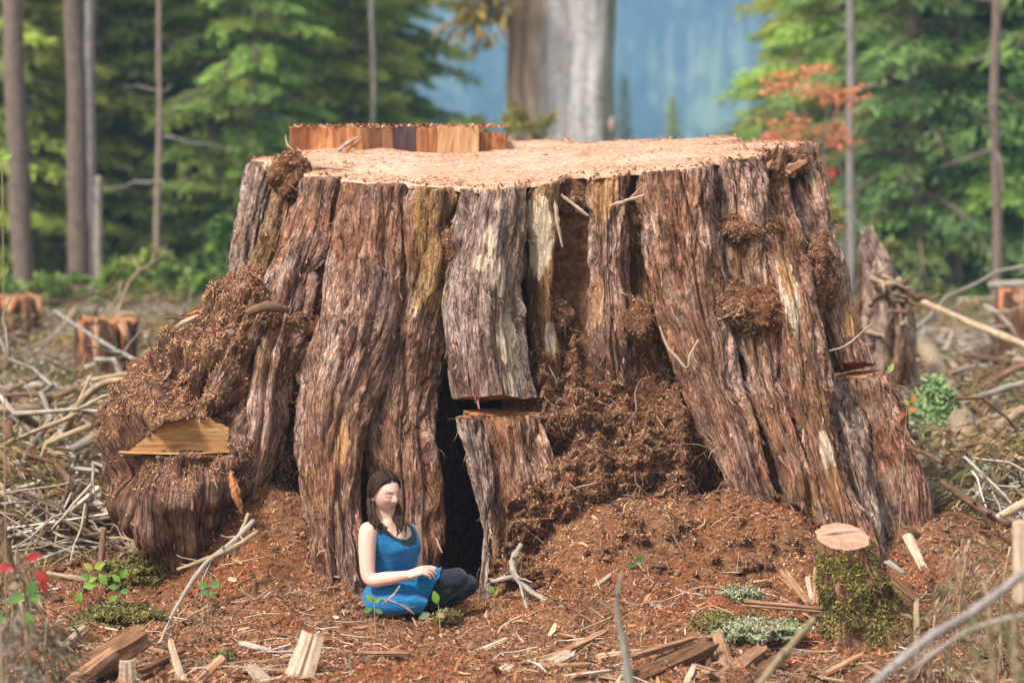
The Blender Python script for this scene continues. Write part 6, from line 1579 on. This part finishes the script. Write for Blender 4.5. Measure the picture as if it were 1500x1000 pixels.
# head
HC = P(563.5, 721, -.235)
yaw = R(37); hf0 = np.array([math.sin(yaw), -math.cos(yaw), 0]); 
HF = unit(hf0 + np.array([0, 0, -.06])); HR = unit(np.cross(HF, UP)); HU = np.cross(HR, HF)
HR2 = unit(HR - .06 * HU); HU = unit(np.cross(HR2, HF)); HR = HR2
def h2w(f, r, u): return HC + HF * np.asarray(f)[..., None] + HR * np.asarray(r)[..., None] + HU * np.asarray(u)[..., None]
def headshape(D, grow=0.0, face=True):
    cf, cr, cu = D[..., 0], D[..., 1], D[..., 2]
    f, r, u = (.094 + grow) * cf, (.071 + grow) * cr, (.110 + grow) * cu
    dn = np.clip(-u / .110, 0, 1)
    r = r * (1 - .36 * dn ** 1.7); f = np.where(cf < 0, f * (1 - .50 * dn ** 1.1), f * (1 - .10 * dn ** 2))
    f = f + .006 * np.exp(-((u - .03) / .04) ** 2) * np.clip(cf, 0, 1)
    f = np.where(cf < 0, f - .008 * np.exp(-((u - .03) / .05) ** 2) * -cf, f)
    if face:
        ft = sstep(.2, .5, cf); g = lambda x, w: np.exp(-(x / w) ** 2); ar = np.abs(r)
        f = f + ft * (.024 * g(r, .0105) * np.where(u > -.031, sstep(.016, -.031, u), sstep(-.045, -.031, u)) + .006 * g(ar - .011, .007) * g(u + .034, .007))
        f = f + ft * (-.010 * g(ar - .031, .017) * g(u - .002, .012) + .0065 * g(ar - .031, .013) * g(u + .001, .0075) + .004 * g(ar - .030, .022) * g(u - .018, .007))
        f = f + ft * (.006 * g(ar - .040, .020) * g(u + .030, .020) + .0065 * g(r, .022) * g(u + .0575, .0042) + .0070 * g(r, .019) * g(u + .0685, .0050) - .0035 * g(r, .024) * g(u + .063, .0022) - .003 * g(r, .02) * g(u + .081, .006))
        f = f + ft * (.008 * g(r, .020) * g(u + .100, .014))
    return f, r, u
lat = np.linspace(.01, math.pi - .01, 150)[:, None]; lon = np.linspace(0, 2 * math.pi, 220, endpoint=False)[None]
D = np.stack(np.broadcast_arrays(np.sin(lat) * np.cos(lon), np.sin(lat) * np.sin(lon), np.cos(lat)), -1)
body.add(*closed(h2w(*headshape(D))))
for s in (-1, 1):
    lat2 = np.linspace(.05, math.pi - .05, 16)[:, None]; lon2 = np.linspace(0, 2 * math.pi, 24, endpoint=False)[None]
    E = np.stack(np.broadcast_arrays(np.sin(lat2) * np.cos(lon2), np.sin(lat2) * np.sin(lon2), np.cos(lat2)), -1)
    body.add(*closed(h2w(-.012 + .016 * E[..., 0] - .006 * E[..., 2], s * (.070 + .008 * E[..., 1] - .004 * E[..., 0]), -.010 + .029 * E[..., 2])))
limb(body, [P(570, 762, -.205), h2w(np.array(-.028), np.array(.0), np.array(-.055))], [.052, .050])
BV, BF = fuse(body, .0034, 3)
q = BV - HC; lf, lr, lu = q @ HF, q @ HR, q @ HU
col = np.tile(np.array((.60, .375, .285)), (len(BV), 1))
def tone(m, c, a): 
    global col
    col = col * (1 - (m * a)[:, None]) + np.asarray(c) * (m * a)[:, None]
hd = sstep(.055, .07, lf) * (np.abs(lu) < .12)
tone(hd * np.exp(-((np.abs(lr) - .042) / .020) ** 2 - ((lu + .032) / .018) ** 2), (.60, .25, .19), .55)
tone(hd * np.exp(-(lr / .014) ** 2 - ((lu + .032) / .012) ** 2), (.64, .32, .25), .35)
tone(hd * sstep(1.15, .75, np.hypot(lr / .024, (lu + .063) / .0115)), (.46, .17, .14), .8)
tone(hd * sstep(1.3, .6, np.hypot((np.abs(lr) - .031) / .017, (lu - .001) / .009)), (.52, .29, .24), .5)
handd = np.minimum(np.linalg.norm(BV - (wrR + [.09, 0, .02]), axis=1), 9)
tone(sstep(.10, .05, handd), (.62, .36, .28), .35)
part('body', person, BV, BF, M['skin'], attrs={'col': col})
# brows, closed lashes, line between the lips
def face_line(name, fn, rad, mat, n=12, taper=.5):
    for s in (-1, 1):
        rr, uu = fn(np.linspace(0, 1, n)); cu = uu / .110
        cr = np.clip(rr / (.071 * (1 - .36 * np.clip(-uu / .11, 0, 1) ** 1.7)), -.98, .98)
        cf = np.sqrt(np.clip(1 - cu ** 2 - cr ** 2, 0.01, 1))
        f, r, u = headshape(np.stack([cf, cr, cu], -1)); pts = h2w(f + .0006, s * r, u)
        v, F_, uv = rod(pts, rad * (1 - taper * np.linspace(0, 1, n)), 6, ref=HF); part(name, person, v, F_, mat, uv=uv)
face_line('eyebrow', lambda t: (.013 + .034 * t, .0185 + .0045 * np.sin(t * 2.2)), .0020, M['hair'])
face_line('eyelash', lambda t: (.017 + .029 * t, -.0040 - .0042 * np.sin(t * math.pi) + .001 * t), .0015, M['hair'], taper=.1)

# hair: swept back from the forehead, falling over the shoulders in loose curls
lat = np.linspace(.01, 2.45, 90)[:, None]; lon = np.linspace(0, 2 * math.pi, 160, endpoint=False)[None]
D = np.stack(np.broadcast_arrays(np.sin(lat) * np.cos(lon), np.sin(lat) * np.sin(lon), np.cos(lat)), -1)
f, r, u = headshape(D, 0, False); thr = np.interp(f, [-.035, -.018, -.004, .02, .05, .094], [-.100, -.035, .000, .026, .046, .076]) + .003 * noise(np.stack([f * 60, r * 60, 0 * f], -1))
th_ = .0015 + .0115 * sstep(0, .035, u - thr); f, r, u = f * (1 + th_ / .094), r * (1 + th_ / .071), u * (1 + th_ / .110)
wv = .0035 * noise(np.stack([f * 30, r * 70, u * 16], -1)) - .005 * np.exp(-(r / .006) ** 2) * (u > .07)
k = 1 + wv / .1 * sstep(0, .02, u - thr); f, r, u = f * k, r * k, u * k
keep = u > thr
fc = grid_faces(90, 160); fk = fc[keep.ravel()[fc].all(1)]
HV = h2w(f, r, u)
hm_ = MB(); hm_.add(HV, fk, uv=np.stack(np.broadcast_arrays(lon * .09, lat * .11), -1))
def lock(pts, w, seed, curl=.010, turns=2.0):
    r_ = np.random.RandomState(seed); q, s_ = resample(np.array(pts), 26); t = np.linspace(0, 1, 26)
    ph = r_.uniform(0, 6.28); amp = curl * t ** 1.3
    q = q + amp[:, None] * (np.cos(turns * 6.28 * t + ph)[:, None] * np.array([.8, 0, .3]) + np.sin(turns * 6.28 * t + ph)[:, None] * np.array([0, -.8, .3]))
    v, F_, uv = rod(q, w * (0.75 + .5 * np.sin(t * 3.0)) * (1 - .75 * t ** 3), 7, ref=(1, 0, 0)); hm_.add(v, F_, uv=uv)
rl = np.random.RandomState(12)
for i in range(15):                                                 # her right side: behind the ear, over the near shoulder
    j = lambda a: rl.normal() * a
    end = P(540 + 34 * rl.rand(), 770 + 16 * rl.rand(), -.36)
    lock([h2w(np.array(-.030 + j(.012)), np.array(.066), np.array(.020 + j(.012))), h2w(np.array(-.046 + j(.010)), np.array(.064 + j(.004)), np.array(-.035)), P(544 + j(2.5), 752, -.30 + j(.01)), P(548 + j(4), 764, -.335), end], .0085, 50 + i, .012)
for i in range(12):                                                 # her left side, right of the neck
    j = lambda a: rl.normal() * a
    end = P(578 + 20 * rl.rand(), 774 + 14 * rl.rand(), -.345)
    lock([h2w(np.array(-.02), np.array(-.070), np.array(.0 + j(.01))), P(583 + j(2), 745, -.22), P(585 + j(3), 760, -.29), end], .0080, 80 + i, .012)
for i in range(9):                                                  # at the back
    lock([h2w(np.array(-.09), np.array(.05 * rl.uniform(-1, 1)), np.array(.01)), P(546 + 14 * rl.rand(), 752, -.17), P(546 + 16 * rl.rand(), 778, -.13)], .010, 110 + i, .008)
def scalp(f0, u0, r0):
    d = np.array([f0 / .094, r0 / .071, u0 / .110]); d /= np.linalg.norm(d)
    f, r, u = headshape(d, .0125, False); return h2w(f, r, u)
for i in range(150):                                                # strands combed from the parting back over the ears
    s = 1 if i % 3 else -1; a = rl.uniform(0, 1); f0 = .075 - .13 * a
    pts = [scalp(f0 - .010 * t - .055 * t * t * (1 - .5 * a), .100 - .02 * a - (.105 + .02 * rl.rand()) * t ** 1.6, s * (.004 + .085 * math.sin(min(t, 1) * 1.5))) for t in np.linspace(0, 1, 7)]
    q, _ = resample(np.array(pts), 16); v, F_, uv = rod(q + rl.normal(size=(1, 3)) * .0012, .0026 * np.sin(np.linspace(.25, 2.9, 16)), 5); hm_.add(v, F_, uv=uv + [i * .37, 0])
hb_ = hm_.mesh('hair', PO); link('hair', hb_, M['hair'], person)

# dress: bodice with straps and scooped neck over a darker undershirt, skirt pulled over the thighs
def garment(name, grow, zl, mat, z_from, parent, thick=.0):
    rows = [[*r_[:3], r_[3] + grow, r_[4] + grow] for r_ in TOR[:9]]
    V, a = loft(rows, FW, RT, n=150, power=2.3); V = bust(V, .027)
    Q, _ = resample(np.array(rows), 140)
    V = np.stack([np.interp(np.linspace(0, 69, 140), np.arange(70), V[:, i, c]) for i in range(150) for c in range(3)], -1).reshape(140, 150, 3)
    ang = np.abs((a + math.pi) % (2 * math.pi) - math.pi)
    lim = np.interp(ang, [p_[0] for p_ in zl], [P(575, p_[1], -.21)[2] for p_ in zl])
    V = V + (V - V.mean(1, keepdims=True)) * (.016 * noise(V * np.array([16, 16, 30]) + grow * 900))[..., None]
    k_ = (V[..., 2] < lim[None]) & (V[..., 2] > z_from); fc_ = grid_faces(140, 150)
    # snap the boundary row onto the neckline so the edge runs clean
    V[..., 2] = np.where((V[..., 2] > lim[None]) & (V[..., 2] < lim[None] + .006), lim[None], V[..., 2]); k_ = (V[..., 2] <= lim[None]) & (V[..., 2] > z_from)
    part(name, parent, V, [fc_[k_.ravel()[fc_].all(1)]], mat)
zw = P(575, 868, -.2)[2]
garment('undershirt', .0045, [(0, 787), (.35, 783), (.62, 773), (.80, 752), (.95, 752), (1.05, 785), (1.5, 800), (1.9, 800), (2.2, 800), (3.15, 800)], M['shirt'], zw, person)
garment('dress', .0095, [(0, 797), (.30, 794), (.58, 783), (.78, 766), (.84, 752), (1.0, 752), (1.12, 778), (1.3, 788), (1.57, 792), (1.9, 786), (2.15, 752), (3.15, 775)], M['dress'], zw, person)
sk = MB()
def toward(a, b, t): return a * (1 - t) + b * t
limb(sk, [hipR, toward(hipR, knR, .5) + [0, 0, .012], toward(hipR, knR, .97)], [.096, .084, .074])
limb(sk, [hipL, toward(hipL, knL, .5) + [0, 0, .010], toward(hipL, knL, .97)], [.096, .082, .070])
limb(sk, [P(572, 868, -.19), P(612, 862, -.21), P(650, 858, -.22)], [.100, .080, .055])
limb(sk, [P(550, 884, -.34), P(585, 883, -.41), P(628, 886, -.42)], [.060, .055, .036])
sk.add(*ball(P(576, 874, -.19), [.17, .17, .105], 20))
SKV, SKF = fuse(sk, .007, 14)
fold = .009 * np.sin(34 * SKV[:, 2] + 30 * SKV[:, 0] + 4 * fbm(SKV * 6, 2)) * sstep(PO[0] - .05, PO[0] + .12, SKV[:, 0]) + .008 * fbm(SKV * np.array([7, 9, 16]), 3)
SKV = SKV + fold[:, None] * unit([.1, -.75, .6])
zt_, zb_ = P(650, 828, -.35), P(620, 895, -.42)
xh = np.interp(SKV[:, 2], [zb_[2], zt_[2]], [zb_[0], zt_[0]]) + .006 * noise(SKV * 22) + np.where(SKV[:, 1] > -.22, .05, 0)
okv = SKV[:, 0] < xh
SKF = [f_[okv[f_].all(1)] for f_ in SKF]
part('skirt', person, SKV, SKF, M['dress'])
lg = MB()
for pts, rad in LEG:
    limb(lg, pts[:3], np.array(rad[:3]) + .004); limb(lg, pts[2:], np.array(rad[2:]) + .004); lg.add(*ball(pts[2] + [.004, 0, 0], rad[2] + .006))
for an, d in ((anR, [-.10, .02, -.012]), (anL, [-.10, .06, -.012])):
    limb(lg, [an + [.02, 0, -.005], an + np.array(d) * .5, an + np.array(d)], [.036, .034, .026])
LV, LF = fuse(lg, .006, 10)
LV += .004 * fbm(LV * np.array([14, 14, 40]), 2)[:, None] * unit([.3, -1, .4])
part('leggings', person, LV, LF, M['legging'])
